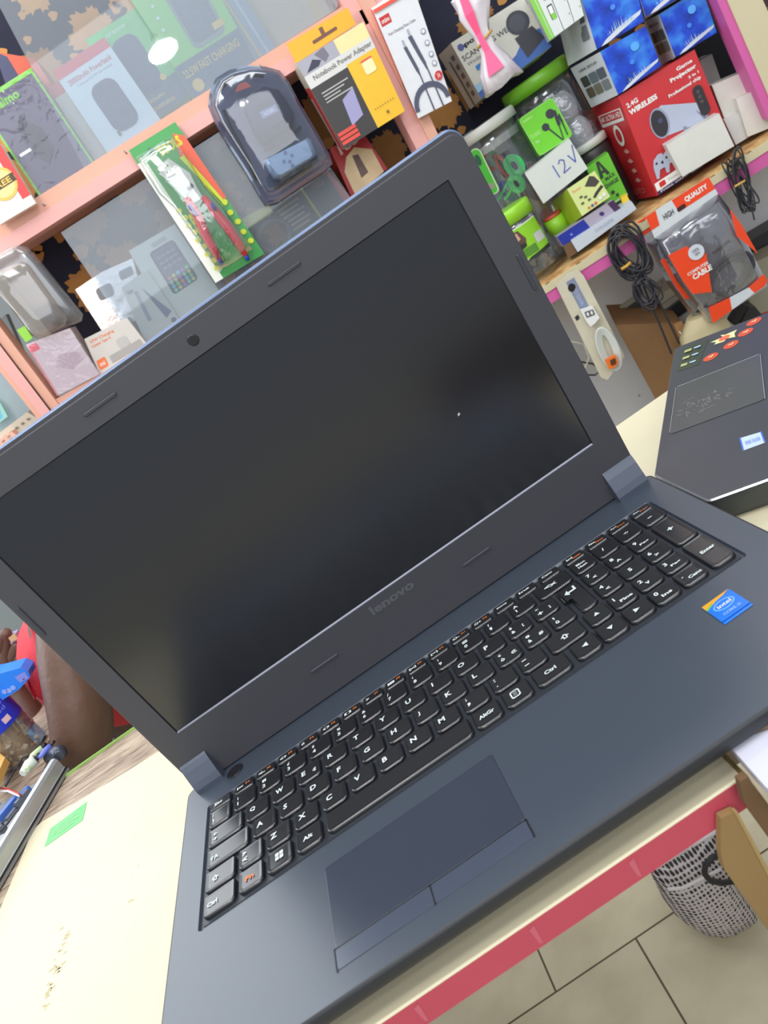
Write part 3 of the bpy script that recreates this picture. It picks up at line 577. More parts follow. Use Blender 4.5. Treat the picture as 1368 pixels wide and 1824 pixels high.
for p in ((508, 272), (520, 277), (506, 288), (516, 288), (521, 295)): m.lathe(LQ(p, -31), [(2.6, 0), (2.6, 1.2)], mat((120, 140, 160), .2, metal=.5), axis=-ya, n=12)
o = m.build('plug', cl); o['label'] = 'silver plug block'
m = MB()
for ps in ([(392, 160), (410, 140), (440, 132), (470, 136)], [(398, 196), (410, 226), (440, 280), (458, 322)], [(470, 268), (500, 254), (524, 236), (536, 226)], [(488, 336), (520, 318), (556, 296)]): m.tube([LQ(p, -20) for p in ps], 2.6, K_, n=6)
m.build('cord', cl)
m = MB(); m.prism(quad([(418, 165), (425, 150), (438, 145), (448, 154)], ('L', -40)), ya*1.5, mat((220, 110, 90), .5)); m.build('hanger_slot', cl)

# notebook adapter box
ad = thing('adapter_pack', 'yellow, white and black notebook power adapter pack hung by its orange tab', 'adapter pack', lp((620, 180), -20))
org = mat((246, 176, 44), .45); m = MB(); tabp = [(510, 79), (619, 13), (634, 43), (527, 113)]; tq = quad(tabp, ('L', -28)); m.prism(tq, ya*1.2, org); f = Face(m, *tq, n); f.k = 1
f.rr(.34, .3, .74, .48, mat((120, 84, 70), .6), .4); f.rect(.5, .4, .56, .85, mat((120, 84, 70), .6)); m.build('hang_tab', ad)
m = MB(); f, g = pack(m, [(528, 113), (647, 39), (721, 198), (612, 266)], ('L', -30), 36, mat((220, 214, 196), .4, coat=.3), ((519, 116), (604, 264)))
blk = mat((58, 56, 56), .45); yo = mat((240, 188, 40), .4)
f.rect(0, .84, .55, 1, mat((168, 168, 180), .5)); f.poly([(.06, .86), (.2, .95), (.3, .9), (.24, .86)], mat((60, 60, 80), .5)); f.poly([(.25, .98), (.4, 1), (.42, .9), (.34, .86)], mat((120, 116, 130), .5)); f.rect(.55, .84, 1, 1, mat((238, 222, 160), .4)); f.rect(0, .7, 1, .84, mat((214, 214, 210), .4))
f.text('Notebook Power Adapter', .1, .74, .98, .81, mat((120, 116, 116), .5), .03); f.rect(0, 0, .56, .7, blk); f.rect(.56, 0, 1, .72, yo)
for k in range(4): f.rect(.1, .6-k*.035, .5-.08*(k % 3), .612-k*.035, mat((190, 190, 190), .5))
f.poly([(.3, .44), (.5, .5), (.46, .2), (.26, .16)], mat((158, 154, 196), .4)); f.rr(.74, .52, .9, .66, mat((240, 232, 180), .4), .2); f.rect(.74, .655, .9, .675, mat((220, 90, 70), .4))
for k in range(3): f.rect(.02, .03+k*.05, .3, .068+k*.05, mat((222, 74, 60), .4))
for k in range(8): f.disc(.64+k*.04, .18, .008, mat((120, 100, 40), .4))
f.disc(.78, .09, .02, mat((120, 100, 40), .4)); g.rect(0, 0, 1, .72, mat((214, 78, 76), .4)); g.rect(0, 0, .3, .6, mat((196, 196, 200), .4)); m.build('carton', ad)

m = MB(); f, g = pack(m, [(664, 19), (736, -24), (805, 180), (745, 211)], ('L', -22), 34, mat((224, 226, 230), .4, coat=.3), ((655, 10), (730, 186)))
f.rect(.05, .84, .3, .92, RED); f.text('oraimo', .08, .86, .27, .9, W_, .02); f.text('Fast Charging Data Cable', .12, .74, .8, .77, INK); g.rect(0, 0, 1, 1, mat((226, 90, 80), .4)); g.rect(0, .1, 1, .3, mat((120, 60, 70), .4))
cb = mat((78, 82, 104), .4); f.poly([(.32, .6), (.4, .6), (.48, .38), (.46, .3), (.4, .38)], cb); f.poly([(.5, .66), (.6, .66), (.7, .4), (.66, .34), (.58, .48)], cb); f.rect(.335, .6, .385, .66, mat((170, 170, 180), .3, metal=.5)); f.rect(.53, .66, .58, .72, mat((170, 170, 180), .3, metal=.5))
f.poly([(.44, .34), (.47, .34), (.5, 0), (.46, 0)], cb); f.poly([(.66, .38), (.69, .38), (.76, 0), (.72, 0)], cb)
arc = [(.5+.5*math.cos(t), .05+.2*math.sin(t)) for t in [math.pi*k/14 for k in range(15)]]; arc2 = [(.5+.38*math.cos(t), .05+.15*math.sin(t)) for t in [math.pi*k/14 for k in range(15)]]
f.poly(arc+arc2[::-1], cb)
for b_ in (.64, .54, .44, .36): f.disc(.9-.02, b_, .06, mat((110, 110, 150), .4)); f.disc(.88, b_, .045, mat((224, 226, 230), .4))
f.disc(.88, .25, .1, RED); f.text('3A', .84, .23, .92, .27, W_); f.rect(0, .97, 1, 1, mat((232, 84, 60), .4))
tag(m.build('cable_box'), 'white and red charging cable box hanging right of the yellow adapter pack', 'box')

# things seen below the hanging packs
m, f, t = bx('radio_box', 'red box printed with a cream figure, under the yellow adapter pack', 'box', [(588, 266), (640, 226), (690, 300), (628, 356)], ('L', 50), 60, (176, 40, 44)); f.poly([(.1, 0), (.9, 0), (.95, .5), (.6, .75), (.3, .7), (.1, .5)], mat((228, 206, 164), .5)); f.poly([(.4, .2), (.6, .2), (.6, .6), (.45, .65)], mat((110, 90, 84), .5)); f.text('165', .2, .78, .8, .96, mat((226, 190, 180), .5), .03); fin(m, t)
m, f, t = bx('game_box', 'dark box with a yellow stripe and red side, left of the red figure box', 'box', [(534, 336), (584, 304), (625, 352), (574, 396)], ('L', 48), 60, (50, 54, 62)); f.rect(0, 0, .07, 1, mat((206, 206, 60), .5)); f.text('TIO', .3, .74, .7, .95, mat((150, 100, 110), .5), .03); f.poly([(.8, 0), (1, 0), (1, 1), (.9, 1)], mat((180, 36, 56), .4)); fin(m, t)
m, f, t = bx('manual_box', 'black box covered in fine beige text beneath the clamshell pack', 'box', [(482, 372), (532, 338), (576, 396), (524, 430)], ('L', 46), 60, (46, 46, 50))
for k in range(6): f.rect(.12, .82-k*.12, .85-.1*(k % 2), .87-k*.12, mat((186, 166, 140), .5))
fin(m, t)
m = MB(); cc = LQ((490, 420), 44)
for k in range(4): m.tube([cc+Vector((26*math.cos(t), 3*k, 22*math.sin(t)+k)) for t in [6.283*i/24 for i in range(24)]], 4, mat((84, 90, 96), .5), closed=True)
tag(m.build('cable_coil'), 'dark grey coiled cable lying left of the beige-text box', 'cable')
m, f, t = bx('battery_card', 'yellow card strip poking out below the clamshell pack', 'card', [(424, 394), (478, 364), (486, 378), (432, 414)], ('L', 44), 8, (206, 196, 60)); fin(m, t)

# --- lower level, left
m = MB(); cs = [(0, 448), (16, 438), (32, 434), (50, 440), (70, 462), (148, 560), (146, 572), (100, 592), (74, 605), (58, 596), (0, 520), (-30, 480), (-20, 460)]
cse = clear('cloudy_case', (226, 212, 192), .25, .16, .12); mm = MB()
dome(m, cs, 6, [(1, 0), (1, 8), (.95, 10), (.9, 20), (.8, 22), (.3, 22)], cse); tag(m.build('phone_case'), 'cloudy clear plastic case leaning at the lower left of the shelf', 'phone case')
m = MB(); dome(m, [(-12, 486), (40, 466), (52, 472), (120, 566), (116, 580), (80, 600), (66, 596), (-14, 510)], -18, [(1, 0), (1, 5), (.92, 8), (.5, 8)], clear('cloudy_case2', (226, 214, 200), .25, .1, .12)); tag(m.build('phone_case'), 'smaller clear case nested in front of the cloudy plastic case', 'phone case')
foil = mat((226, 214, 206), .16, metal=.55, var=.1, bump=.5, bscale=35)
m = MB(); fq = [(134, 516), (182, 484), (236, 460), (266, 566), (222, 576), (182, 590)]
m.prism(quad(fq, ('L', 30)), ya*14, foil); f = Face(m, *quad([(140, 510), (236, 460), (262, 562), (182, 588)], ('L', 29.5)), n); f.k = 0; f.rr(.22, .55, .52, .8, mat((60, 54, 62), .2, coat=1)); f.rr(.7, .74, .95, .9, mat((90, 84, 90), .2, coat=1)); tag(m.build('foil_packet'), 'shiny silver foil packet with a black gadget picture, left of the white phone box', 'packet')
m, f, t = bx('phone_box', 'white box with a dark triangle and blue seal, partly behind the phone box', 'box', [(216, 512), (262, 480), (332, 588), (268, 632)], ('L', 16), 30, (216, 212, 196)); f.poly([(.55, .85), (.75, .3), (.95, .34)], mat((84, 96, 124), .5)); f.disc(.88, .22, .07, mat((80, 84, 100), .5)); f.disc(.42, .1, .13, mat((110, 130, 200), .4)); f.text('New', .1, .85, .3, .92, INK); f.rect(.3, .4, .4, .85, mat((150, 150, 160), .4)); fin(m, t)
m, f, t = bx('phone_box', 'white phone box printed with a colourful app screen', 'box', [(229, 447), (311, 399), (393, 522), (308, 582)], ('L', 22), 40, (226, 224, 208))
f.rr(.3, .3, .82, .86, mat((64, 62, 84), .4), .12); f.rr(.33, .52, .79, .84, mat((94, 92, 118), .4), .1); f.rect(.42, .89, .72, .94, mat((180, 178, 172), .5))
cols = [(120, 220, 180), (236, 120, 110), (222, 210, 110), (90, 200, 220), (180, 120, 200), (110, 210, 120)]
for i in range(5):
    for j in range(4): f.disc(.38+.092*i, .335+.05*j, .034, mat(cols[(i*2+j*3) % 6], .4)) if j < 3 else f.rr(.35+.092*i, .475, .42+.092*i, .515, mat(cols[(i+1) % 6], .4))
for i in range(4):
    for j in range(3): f.rect(.38+.1*i, .6+.07*j, .45+.1*i, .63+.07*j, mat((140, 140, 160), .4))
fin(m, t)
m, f, t = bx('charger_box', 'pale grey charger box with orange lettering and orange square logo', 'box', [(150, 604), (226, 566), (264, 616), (178, 668)], ('L', 4), 40, (208, 204, 196)); oo = mat((238, 122, 66), .4)
f.text('33W Charging', .08, .8, .62, .9, oo, .02); f.text('Combo Type A', .08, .68, .5, .77, oo, .02); f.rr(.04, .1, .22, .36, oo, .15); f.text('mi', .08, .17, .18, .28, W_, .02); f.rect(.3, .1, .95, .3, mat((168, 166, 162), .4)); f.rr(.55, .3, .76, .6, mat((190, 188, 184), .4)); fin(m, t)
m, f, t = bx('speaker_box', 'pinkish white film-wrapped box with red corners at the bottom left of the shelf', 'box', [(46, 614), (124, 584), (177, 667), (102, 705)], ('L', -4), 44, (214, 196, 196), coat=.9)
f.rr(.02, .84, .22, .97, mat((236, 110, 120), .4)); f.rect(0, 0, .03, .9, mat((232, 130, 130), .4)); f.poly([(.3, .45), (.5, .65), (.85, .55), (.9, .4), (.6, .3)], mat((196, 176, 178), .4)); fin(m, t)
m = MB(); m.poly(quad([(47, 613), (126, 583), (179, 667), (101, 707)], ('L', -8)), film); tag(m.build('plastic_film'), 'crinkled film around the pinkish white box with red corners', 'film')
m = MB(); m.prism(quad([(30, 588), (44, 580), (58, 602), (46, 610)], ('L', -4)), ya*3, mat((150, 214, 74), .4)); tag(m.build('price_tab'), 'small lime tab sticking up beside the film-wrapped pinkish box', 'tag')

# things left of the peach post: a far counter with pale sockets
m, f, t = bx('cabinet_door', 'pale blue-grey panel left of the peach post', 'panel', [(-30, 600), (10, 560), (80, 720), (-10, 800)], ('L', 120), 20, (160, 178, 184)); fin(m, t)
for (ps, lab_, c, k) in (([(-8, 776), (48, 734), (80, 752), (20, 800)], 'grey multi-socket strip seen left of the peach post above the laptop lid', (196, 190, 172), 5), ([(-12, 792), (20, 768), (30, 776), (-4, 812)], 'peach-tinted socket strip in front of the grey one at the left edge', (226, 180, 158), 3)):
    m = MB(); f = pack(m, ps, ('L', 60 if k == 5 else 40), 25, mat(c, .5)); 
    for i in range(k):
        for j in range(2): f.rect(.1+i*.9/k, .2+.4*j, .1+i*.9/k+.4/k, .32+.4*j, mat((126, 112, 104), .5))
    tag(m.build('socket_strip'), lab_, 'socket strip')
m, f, t = bx('picture_card', 'mint and blue card at the left edge beside the peach post', 'card', [(-20, 700), (0, 716), (14, 742), (-14, 762)], ('L', 100), 4, (150, 206, 196)); f.rect(0, .1, .7, .7, mat((110, 180, 226), .5)); fin(m, t)

# bulb that the glass mirrors, hanging on its flex behind the photographer
Pg = lp((290, 90), 7); d = (Pg-CAM).normalized(); rd = Vector((d.x, -d.y, d.z)); bc = Pg+rd*1900
bl = thing('lamp_bulb', 'bare lamp bulb hanging from its flex, mirrored in the glass pane', 'lamp', bc)
m = MB(); m.lathe(bc, [(1, -27), (28, -25), (50, -15), (56, 0), (48, 13), (26, 22), (14, 26)], glow('bulb_light', (1, .98, .93, 1), 60)); m.build('bulb', bl)
m = MB(); m.lathe(bc+ZUP*26, [(15, 0), (15, 24), (6, 30), (3, 34), (3, 500)], W_); m.build('lamp_holder', bl)
# ================================================================== the right shelf
ply = bpy.data.materials.new('shelf_ply'); ply.use_nodes = True; nt = ply.node_tree; b = nt.nodes['Principled BSDF']
tc = nt.nodes.new('ShaderNodeTexCoord'); nz = nt.nodes.new('ShaderNodeTexNoise'); nz.inputs['Scale'].default_value = 40; nz.inputs['Detail'].default_value = 5
cr = nt.nodes.new('ShaderNodeValToRGB'); cr.color_ramp.elements[0].position = .35; cr.color_ramp.elements[0].color = rgb((176, 128, 76)); cr.color_ramp.elements[1].position = .6; cr.color_ramp.elements[1].color = rgb((222, 186, 128))
nt.links.new(tc.outputs['Object'], nz.inputs['Vector']); nt.links.new(nz.outputs['Fac'], cr.inputs[0]); nt.links.new(cr.outputs[0], b.inputs['Base Color']); b.inputs['Roughness'].default_value = .6
pink = mat((206, 92, 160), .5, var=.06, scale=12); crm = mat((204, 194, 160), .6, var=.08, scale=12)
sh = thing('wall_shelf', 'wooden wall shelf with pink painted edge carrying jars and boxes on the right', 'shelf', (800, 760, -20))
def rp(p, off=0): return at(p, ('R', off))
A, B = rp((953, 513)), rp((1368, 243)); dA = (B-A).normalized()
A2 = A-dA*235; B2 = B+dA*160; DN = lambda k: ZUP*-k
m = MB(); m.prism([A2+DN(14), B2+DN(14), B2, A2], RN*235, ply); m.build('shelf_board', sh)
m = MB(); m.prism([A2+DN(17)-RN*2, B2+DN(17)-RN*2, B2-ZUP*4-RN*2, A2-ZUP*4-RN*2], RN*4, crm)
for k in range(14):
    c = A2+(B2-A2)*((k+.5)/14)-RN*2.3+ZUP*(-4.5); m.poly([c, c+dA*9, c+dA*6+ZUP*1.4, c+ZUP*.8], mat((96, 66, 40), .7))
m.build('board_edge', sh)
m = MB(); m.prism([A2+DN(36), B2+DN(36), B2+DN(17), A2+DN(17)], RN*14, pink); s = m.build('apron', sh); s['label'] = 'pink painted strip'
q = quad([(1277, 0), (1293, 0), (1384, 205), (1368, 213)], ('R', -4)); m = MB()
up_ = (q[0]-q[3]); q = [q[0]+up_*1.2, q[1]+up_*1.2, q[2], q[3]]; m.prism(q, RN*60, pink); m.build('upright', sh)
q2 = quad([(1293, 0), (1336, -22), (1450, 200), (1384, 205)], ('R', -8)); q2 = [q2[0]+up_*1.2, q2[1]+up_*1.2, q2[2], q2[3]]; m = MB(); m.prism(q2, RN*40, crm); m.build('upright', sh)

def rx(name, label, cat, ps, off, depth, col, group=None, side=None, rough=.4, coat=0): return bx(name, label, cat, ps, ('R', off), depth, col, group, side, rough, coat)
# red projector box
m, r, t = rx('projector_box', 'big red game projector box with a white projector picture', 'box', [(1101, 172), (1237, 88), (1306, 258), (1170, 349)], 42, 120, (196, 44, 50), side=((1054, 192), (1124, 357)))
f, g = r; lb = mat((176, 184, 204), .4)
f.text('2.4G', .05, .86, .2, .905, W_, .03); f.text('WIRELESS', .05, .79, .42, .84, W_, .045)
f.text('Game', .73, .91, .93, .945, W_, .03); f.text('Projector', .62, .835, .95, .885, W_, .045); f.text('2 in 1', .82, .79, .95, .815, W_, .03); f.text('Professional chip', .54, .725, .95, .765, W_, .03)
cyl = [(.32, .70), (.42, .72), (.84, .54), (.90, .48), (.88, .40), (.8, .36), (.36, .44), (.28, .48), (.24, .58), (.27, .67)]
f.poly(cyl, lb); f.disc(.335, .58, .115, mat((150, 156, 176), .4), ry=.145); f.disc(.33, .58, .095, mat((44, 42, 50), .4), ry=.128); f.disc(.35, .6, .03, mat((70, 74, 110), .3)); f.poly([(.56, .43), (.6, .42), (.6, .34), (.55, .34)], mat((130, 136, 156), .4)); f.poly([(.76, .5), (.86, .37), (.82, .37)], mat((110, 114, 136), .4))
f.rr(.80, .40, .92, .70, mat((44, 40, 44), .4), .5)
for i in range(3): f.disc(.86, .64-.05*i, .022, mat((78, 72, 74), .4))
for x in (.13, .26):
    f.poly([(x-.02, .31), (x+.05, .34), (x+.1, .33), (x+.13, .2), (x+.11, .13), (x+.07, .2), (x+.01, .2), (x-.03, .13), (x-.06, .14), (x-.05, .25)], lb); f.disc(x, .27, .014, K_); f.disc(x+.07, .25, .018, K_)
f.rect(.02, .035, .45, .115, W_); f.rr(.07, .05, .15, .1, RED, .2); f.text('Youtube', .18, .06, .38, .09, mat((150, 150, 155), .5)); f.rect(.02, 0, .45, .035, mat((56, 44, 96), .4)); f.text('Prime video', .06, .006, .4, .03, W_); f.rect(.45, .07, .58, .16, mat((30, 60, 44), .4)); f.disc(.52, .12, .04, mat((60, 160, 80), .4)); f.rect(.46, 0, .6, .06, mat((170, 190, 210), .4))
g.rect(.1, .78, .92, .9, W_); g.rect(.14, .81, .88, .89, mat((196, 44, 50), .4)); g.text('4K ULTRA HD', .16, .825, .86, .875, W_, .02); g.rect(.1, .78, .92, .805, W_)
g.disc(.55, .66, .14, W_); g.disc(.55, .66, .09, mat((196, 44, 50), .4))
for k in range(4): g.poly([(.5, .5-.1*k), (.62, .52-.1*k), (.7, .48-.1*k), (.58, .47-.1*k)], mat((226, 160, 160), .4))
g.text('AUTO', .2, .05, .7, .11, mat((216, 110, 110), .4), .02); fin(m, t)

# blue boxes with a printed lit tree line
def blue_print():
    k = 'blueprint'
    if k in MATS: return MATS[k]
    m = bpy.data.materials.new('blue_glow_print'); m.use_nodes = True; nt = m.node_tree; b = nt.nodes['Principled BSDF']
    tc = nt.nodes.new('ShaderNodeTexCoord'); nz = nt.nodes.new('ShaderNodeTexNoise'); nz.inputs['Scale'].default_value = 26; nz.inputs['Detail'].default_value = 3
    cr = nt.nodes.new('ShaderNodeValToRGB'); cr.color_ramp.elements[0].position = .3; cr.color_ramp.elements[0].color = rgb((16, 34, 110)); cr.color_ramp.elements[1].position = .72; cr.color_ramp.elements[1].color = rgb((70, 160, 240))
    e = cr.color_ramp.elements.new(.5); e.color = rgb((28, 74, 204))
    nt.links.new(tc.outputs['Object'], nz.inputs['Vector']); nt.links.new(nz.outputs['Fac'], cr.inputs[0]); nt.links.new(cr.outputs[0], b.inputs['Base Color']); b.inputs['Roughness'].default_value = .45; b.inputs['Specular IOR Level'].default_value = .3; MATS[k] = m; return m
BP = blue_print(); glo = mat((206, 214, 226), .3); glo2 = mat((110, 180, 240), .3)
def blue_box(front, side, label, off=34):
    m = MB(); f, g = pack(m, front, ('R', off), 95, mat((206, 212, 218), .4), side)
    f.rect(0, 0, 1, 1, BP); rnd = random.Random(len(label))
    f.poly([(.1, 0), (.22, .06), (.5, .13), (.8, .17), (1, .19), (.96, .13), (.7, .08), (.42, .03), (.25, 0)], glo)
    for k in range(16):
        x = .28+.036*k+rnd.uniform(-.01, .01); h = rnd.uniform(.06, .2)*(1-abs(k-7)/14); y = .1+.06*(x-.2); f.poly([(x-.008, y), (x+.008, y), (x+.002, y+h)], glo if k % 2 else glo2)
    f.disc(.66, .72, .09, mat((84, 168, 240), .3)); f.disc(.5, .45, .05, mat((60, 130, 230), .3))
    for i in range(3):
        for j in range(2): g.rr(.12+.28*i, .2+.27*j, .36+.28*i, .43+.27*j, mat([(96, 88, 70), (60, 66, 56), (112, 112, 92), (96, 110, 120), (122, 126, 132), (84, 92, 106)][i*2+j], .4), .15)
    g.text('USER SETUP', .2, .82, .8, .87, INK, .01)
    return tag(m.build('gadget_carton'), label, 'box', 'blue printed cartons stacked on the red box')
blue_box([(1029, -24), (1120, -78), (1147, 38), (1063, 88)], ((984, 0), (1012, 118)), 'blue printed carton on the left column, topmost of the two above the red projector box')
blue_box([(1069, 92), (1150, 46), (1178, 117), (1101, 169)], ((1016, 122), (1053, 192)), 'blue printed carton standing directly on the left top of the red projector box', 36)
blue_box([(1174, 26), (1250, -22), (1277, 58), (1203, 102)], ((1147, 38), (1177, 116)), 'blue printed carton on the right column, resting on the word side of the red box', 38)
blue_box([(1120, -62), (1206, -108), (1232, -16), (1150, 30)], ((1106, -20), (1143, 41)), 'blue printed carton at the very top edge of the picture, highest in the right column', 30)

# scanner / webcam box
m, r, t = rx('webcam_box', 'white webcam box with black camera picture and blue swoosh', 'box', [(803, 77), (932, -6), (983, 82), (857, 175)], 96, 110, (206, 206, 196), side=((781, 99), (838, 195))); f, g = r
f.text('epoint', .06, .8, .42, .9, INK, .05); f.text('SCANNING WEBCAM', .03, .64, .9, .73, INK, .01); f.text('Windows 10', .05, .54, .4, .6, mat((90, 90, 110), .5)); f.disc(.08, .86, .04, mat((70, 80, 140), .4))
f.poly([(0, 0), (1, 0), (1, .38), (.8, .44), (.6, .24), (.3, .14), (0, .1)], mat((54, 100, 176), .4)); f.poly([(0, .1), (.3, .14), (.2, .24), (0, .22)], mat((150, 196, 226), .4)); f.disc(.8, .68, .14, mat((42, 44, 58), .35)); f.disc(.79, .68, .1, mat((54, 58, 74), .3)); f.poly([(.68, .48), (.92, .5), (.98, .2), (.7, .08)], mat((38, 40, 54), .35))
for k, c in enumerate(((40, 120, 200), (50, 50, 90), (60, 60, 80))): f.rect(.12+.06*k, .4-.12*k, .2+.06*k, .48-.12*k, mat(c, .4))
g.rect(.35, 0, .45, .8, mat((120, 112, 96), .5)); 
for k in range(5): g.rect(.6, .12+.16*k, .8, .2+.16*k, mat((120, 112, 120), .5))
fin(m, t)

# splitter boxes with green spines, side by side
gsp = mat((126, 200, 62), .4)
for k, (a0, a1) in enumerate(((0, .42), (.42, .72), (.72, 1))):
    TL, TR, BR, BL = (938, -10), (1020, -58), (1041, 27), (979, 72)
    L_ = lambda P, Q, t: (P[0]+(Q[0]-P[0])*t, P[1]+(Q[1]-P[1])*t)
    ps = [L_(TL, TR, a0), L_(TL, TR, a1-.015), L_(BL, BR, a1-.015), L_(BL, BR, a0)]
    m = MB(); f = pack(m, ps, ('R', 28), 70, mat((214, 220, 220), .4))
    if k == 0: f.rect(0, 0, .22, 1, gsp); f.rect(.26, 0, .36, 1, gsp); f.rr(.62, .3, .92, .6, K_, .1); f.rr(.66, .32, .88, .57, W_, .1); f.rect(.66, .3, .9, .42, gsp); f.rr(.62, .72, .86, .95, mat((60, 80, 70), .4), .2)
    else: f.rect(.8, .2, .9, .24, mat((150, 150, 160), .4)); f.rect(.8, .5, .9, .54, mat((150, 150, 160), .4))
    tag(m.build('splitter_box'), ['white box with green spines and battery picture, above the green-lidded jar', 'slim white box between the green-spined box and the outermost white box', 'slim white box nearest the blue printed cartons'][k], 'box', 'slim white boxes above the jars')

# wrapped bundle with a pink strip
bn = thing('plastic_bundle', 'bundle of white plastic bags with a pink strip tied by a rubber band', 'plastic bags', rp((868, 100), 40))
wr = mat((222, 216, 222), .35, coat=.3, bump=.7, bscale=60); m = MB()
cp = [(836, -20), (846, 20), (858, 60), (868, 84), (880, 118), (896, 150)]; wd = [34, 27, 14, 13, 27, 36]
ls = []
for (cx, cy), w in zip(cp, wd):
    c = rp((cx, cy), 18); e = []
    for k in range(22):
        t = 6.283*k/22; rr = w*.84*(1+.14*math.cos(5*t+cy)); e.append(c+RU*math.cos(t)*rr+RN*math.sin(t)*rr*.45+ZUP*math.sin(3*t+cx)*3)
    ls.append(e)
m.loops(ls, wr); m.build('bag', bn)
m = MB()
pk = [((822, -10), 5), ((836, 24), 7), ((852, 60), 4), ((868, 90), 5), ((884, 128), 13)]; ls = [[rp(p, 3 if i != 2 and i != 3 else 8)+RU*(s_*w) for s_ in (-1, 1)] for i, (p, w) in enumerate(pk)]
for a_, b_ in zip(ls, ls[1:]): m.prism([a_[0], a_[1], b_[1], b_[0]], RN*2, mat((250, 90, 140), .4))
o = m.build('strip', bn); o['label'] = 'bright pink strip'
m = MB(); c = rp((863, 70), 18); m.tube([c+RU*math.cos(t)*14+RN*math.sin(t)*7.5+ZUP*(math.cos(t)*4) for t in [6.283*k/24 for k in range(24)]], 1.6, mat((206, 162, 70), .5), n=6, closed=True); m.build('rubber_band', bn)

# ---- jars (clear plastic, standing on the shelf)
pet = clear('clear_pet', (226, 232, 236), .3, .05, .06)
def vbase(p, off): return rp(p, off)
def jar(name, label, base, rad, hgt, lidh, lidm_, lrad, group=None, wall=pet):
    t = thing(name, label, 'jar', base, group)
    m = MB(); m.lathe(base, [(rad*.9, 0), (rad, 4), (rad, hgt*.9), (rad*.94, hgt)], wall, n=36); m.build('jar_body', t)
    m = MB(); m.lathe(base+ZUP*(hgt-2), [(lrad, 0), (lrad, lidh*.85), (lrad*.96, lidh), (lrad*.8, lidh+.6)], lidm_, n=36); m.build('lid', t)
    return t
def wrap(t, base, rad, z0, z1, a0, a1, m_, name='jar_label', deco=None):
    """curved label; angles in degrees about the jar, 0 = facing the viewer along -RN"""
    m = MB(); n = 14; pt = lambda s_, h, e=0: base+ZUP*(z0+(z1-z0)*h)+(-RN*math.cos(math.radians(a0+(a1-a0)*s_))+RU*math.sin(math.radians(a0+(a1-a0)*s_)))*(rad+.8+e)
    for k in range(n): m.poly([pt(k/n, 0), pt((k+1)/n, 0), pt((k+1)/n, 1), pt(k/n, 1)], m_)
    if deco: deco(m, pt)
    return m.build(name, t)
bz = rp((1000, 484), 80).z
def onboard(p, off):                         # foot of a jar on the board
    return rp(p, off)
def clip_s(P_, lim, keep):
    out = []
    for i, q in enumerate(P_):
        p = P_[i-1]; a, b_ = (p[0]-lim)*keep >= 0, (q[0]-lim)*keep >= 0
        if a != b_: t_ = (lim-p[0])/(q[0]-p[0]); out.append((lim, p[1]+(q[1]-p[1])*t_))
        if b_: out.append(q)
    return out
def patch(m, pt, pts, m_, e=.4):
    for k in range(14):
        c = clip_s(clip_s(pts, k/14, 1), (k+1)/14, -1)
        if len(c) > 2: m.poly([pt(a, b, e) for a, b in c], m_)
def ptext(m, pt, txt, a0, b0, a1, b1, m_, bold=.02, e=.5):
    vs, fs = text_geom(txt, bold); m.add([pt(a0+(a1-a0)*x, b0+(b1-b0)*y, e) for x, y in vs], fs, m_)
# lower jar with lime lid: lid px about (920,372), base px about (965,482)
J1 = rp((962, 478), 46); J1t = rp((916, 390), 46); h1 = (J1t-J1).length
limel = mat((150, 214, 44), .35, coat=.3)
t = jar('storage_jar', 'clear jar with lime lid and green earphone label nearest the laptop lid', J1, 35, h1, 22, limel, 37)
wlab = mat((228, 234, 226), .4)
def d1(m, pt):
    patch(m, pt, [(0, .06), (1, .06), (1, .97), (0, .97)], mat((140, 204, 40), .4), .3); patch(m, pt, [(.3, .35), (.5, .4), (.58, .6), (.5, .9), (.34, .92), (.28, .7)], mat((92, 66, 58), .5), .6); patch(m, pt, [(.34, .6), (.48, .66), (.46, .86), (.36, .86)], mat((196, 156, 132), .5), .8)
    patch(m, pt, [(.3, .35), (.52, .4), (.54, .5), (.4, .54), (.3, .5)], mat((40, 44, 40), .5), .9); patch(m, pt, [(.74, .3), (.98, .3), (.98, .58), (.74, .58)], mat((196, 200, 196), .4), .6); patch(m, pt, [(.38, .12), (.7, .12), (.7, .36), (.38, .36)], mat((86, 140, 46), .4), .6); patch(m, pt, [(0, .02), (.34, .02), (.34, .14), (0, .14)], mat((170, 226, 40), .4), .7); patch(m, pt, [(.34, 0), (1, 0), (1, .12), (.5, .08)], mat((44, 52, 44), .4), .6)
wrap(t, J1, 35, h1*.28, h1*.9, -62, 62, wlab, deco=d1)
m = MB(); rnd = random.Random(4)
for k in range(16):
    c = J1+Vector((rnd.uniform(-17, 17), rnd.uniform(-17, 17), rnd.uniform(8, h1*.8))); m.tube([c+Vector((rnd.uniform(6, 12)*math.cos(a), rnd.uniform(6, 12)*math.sin(a), rnd.uniform(-6, 6))) for a in [6.283*i/9 for i in range(9)]], 1.7, mat((42, 44, 60), .4), n=5)
o = m.build('cable_pile'); tag(o, 'dark earphone cables inside the clear jar with the lime lid', 'cable'); o['kind'] = 'stuff'
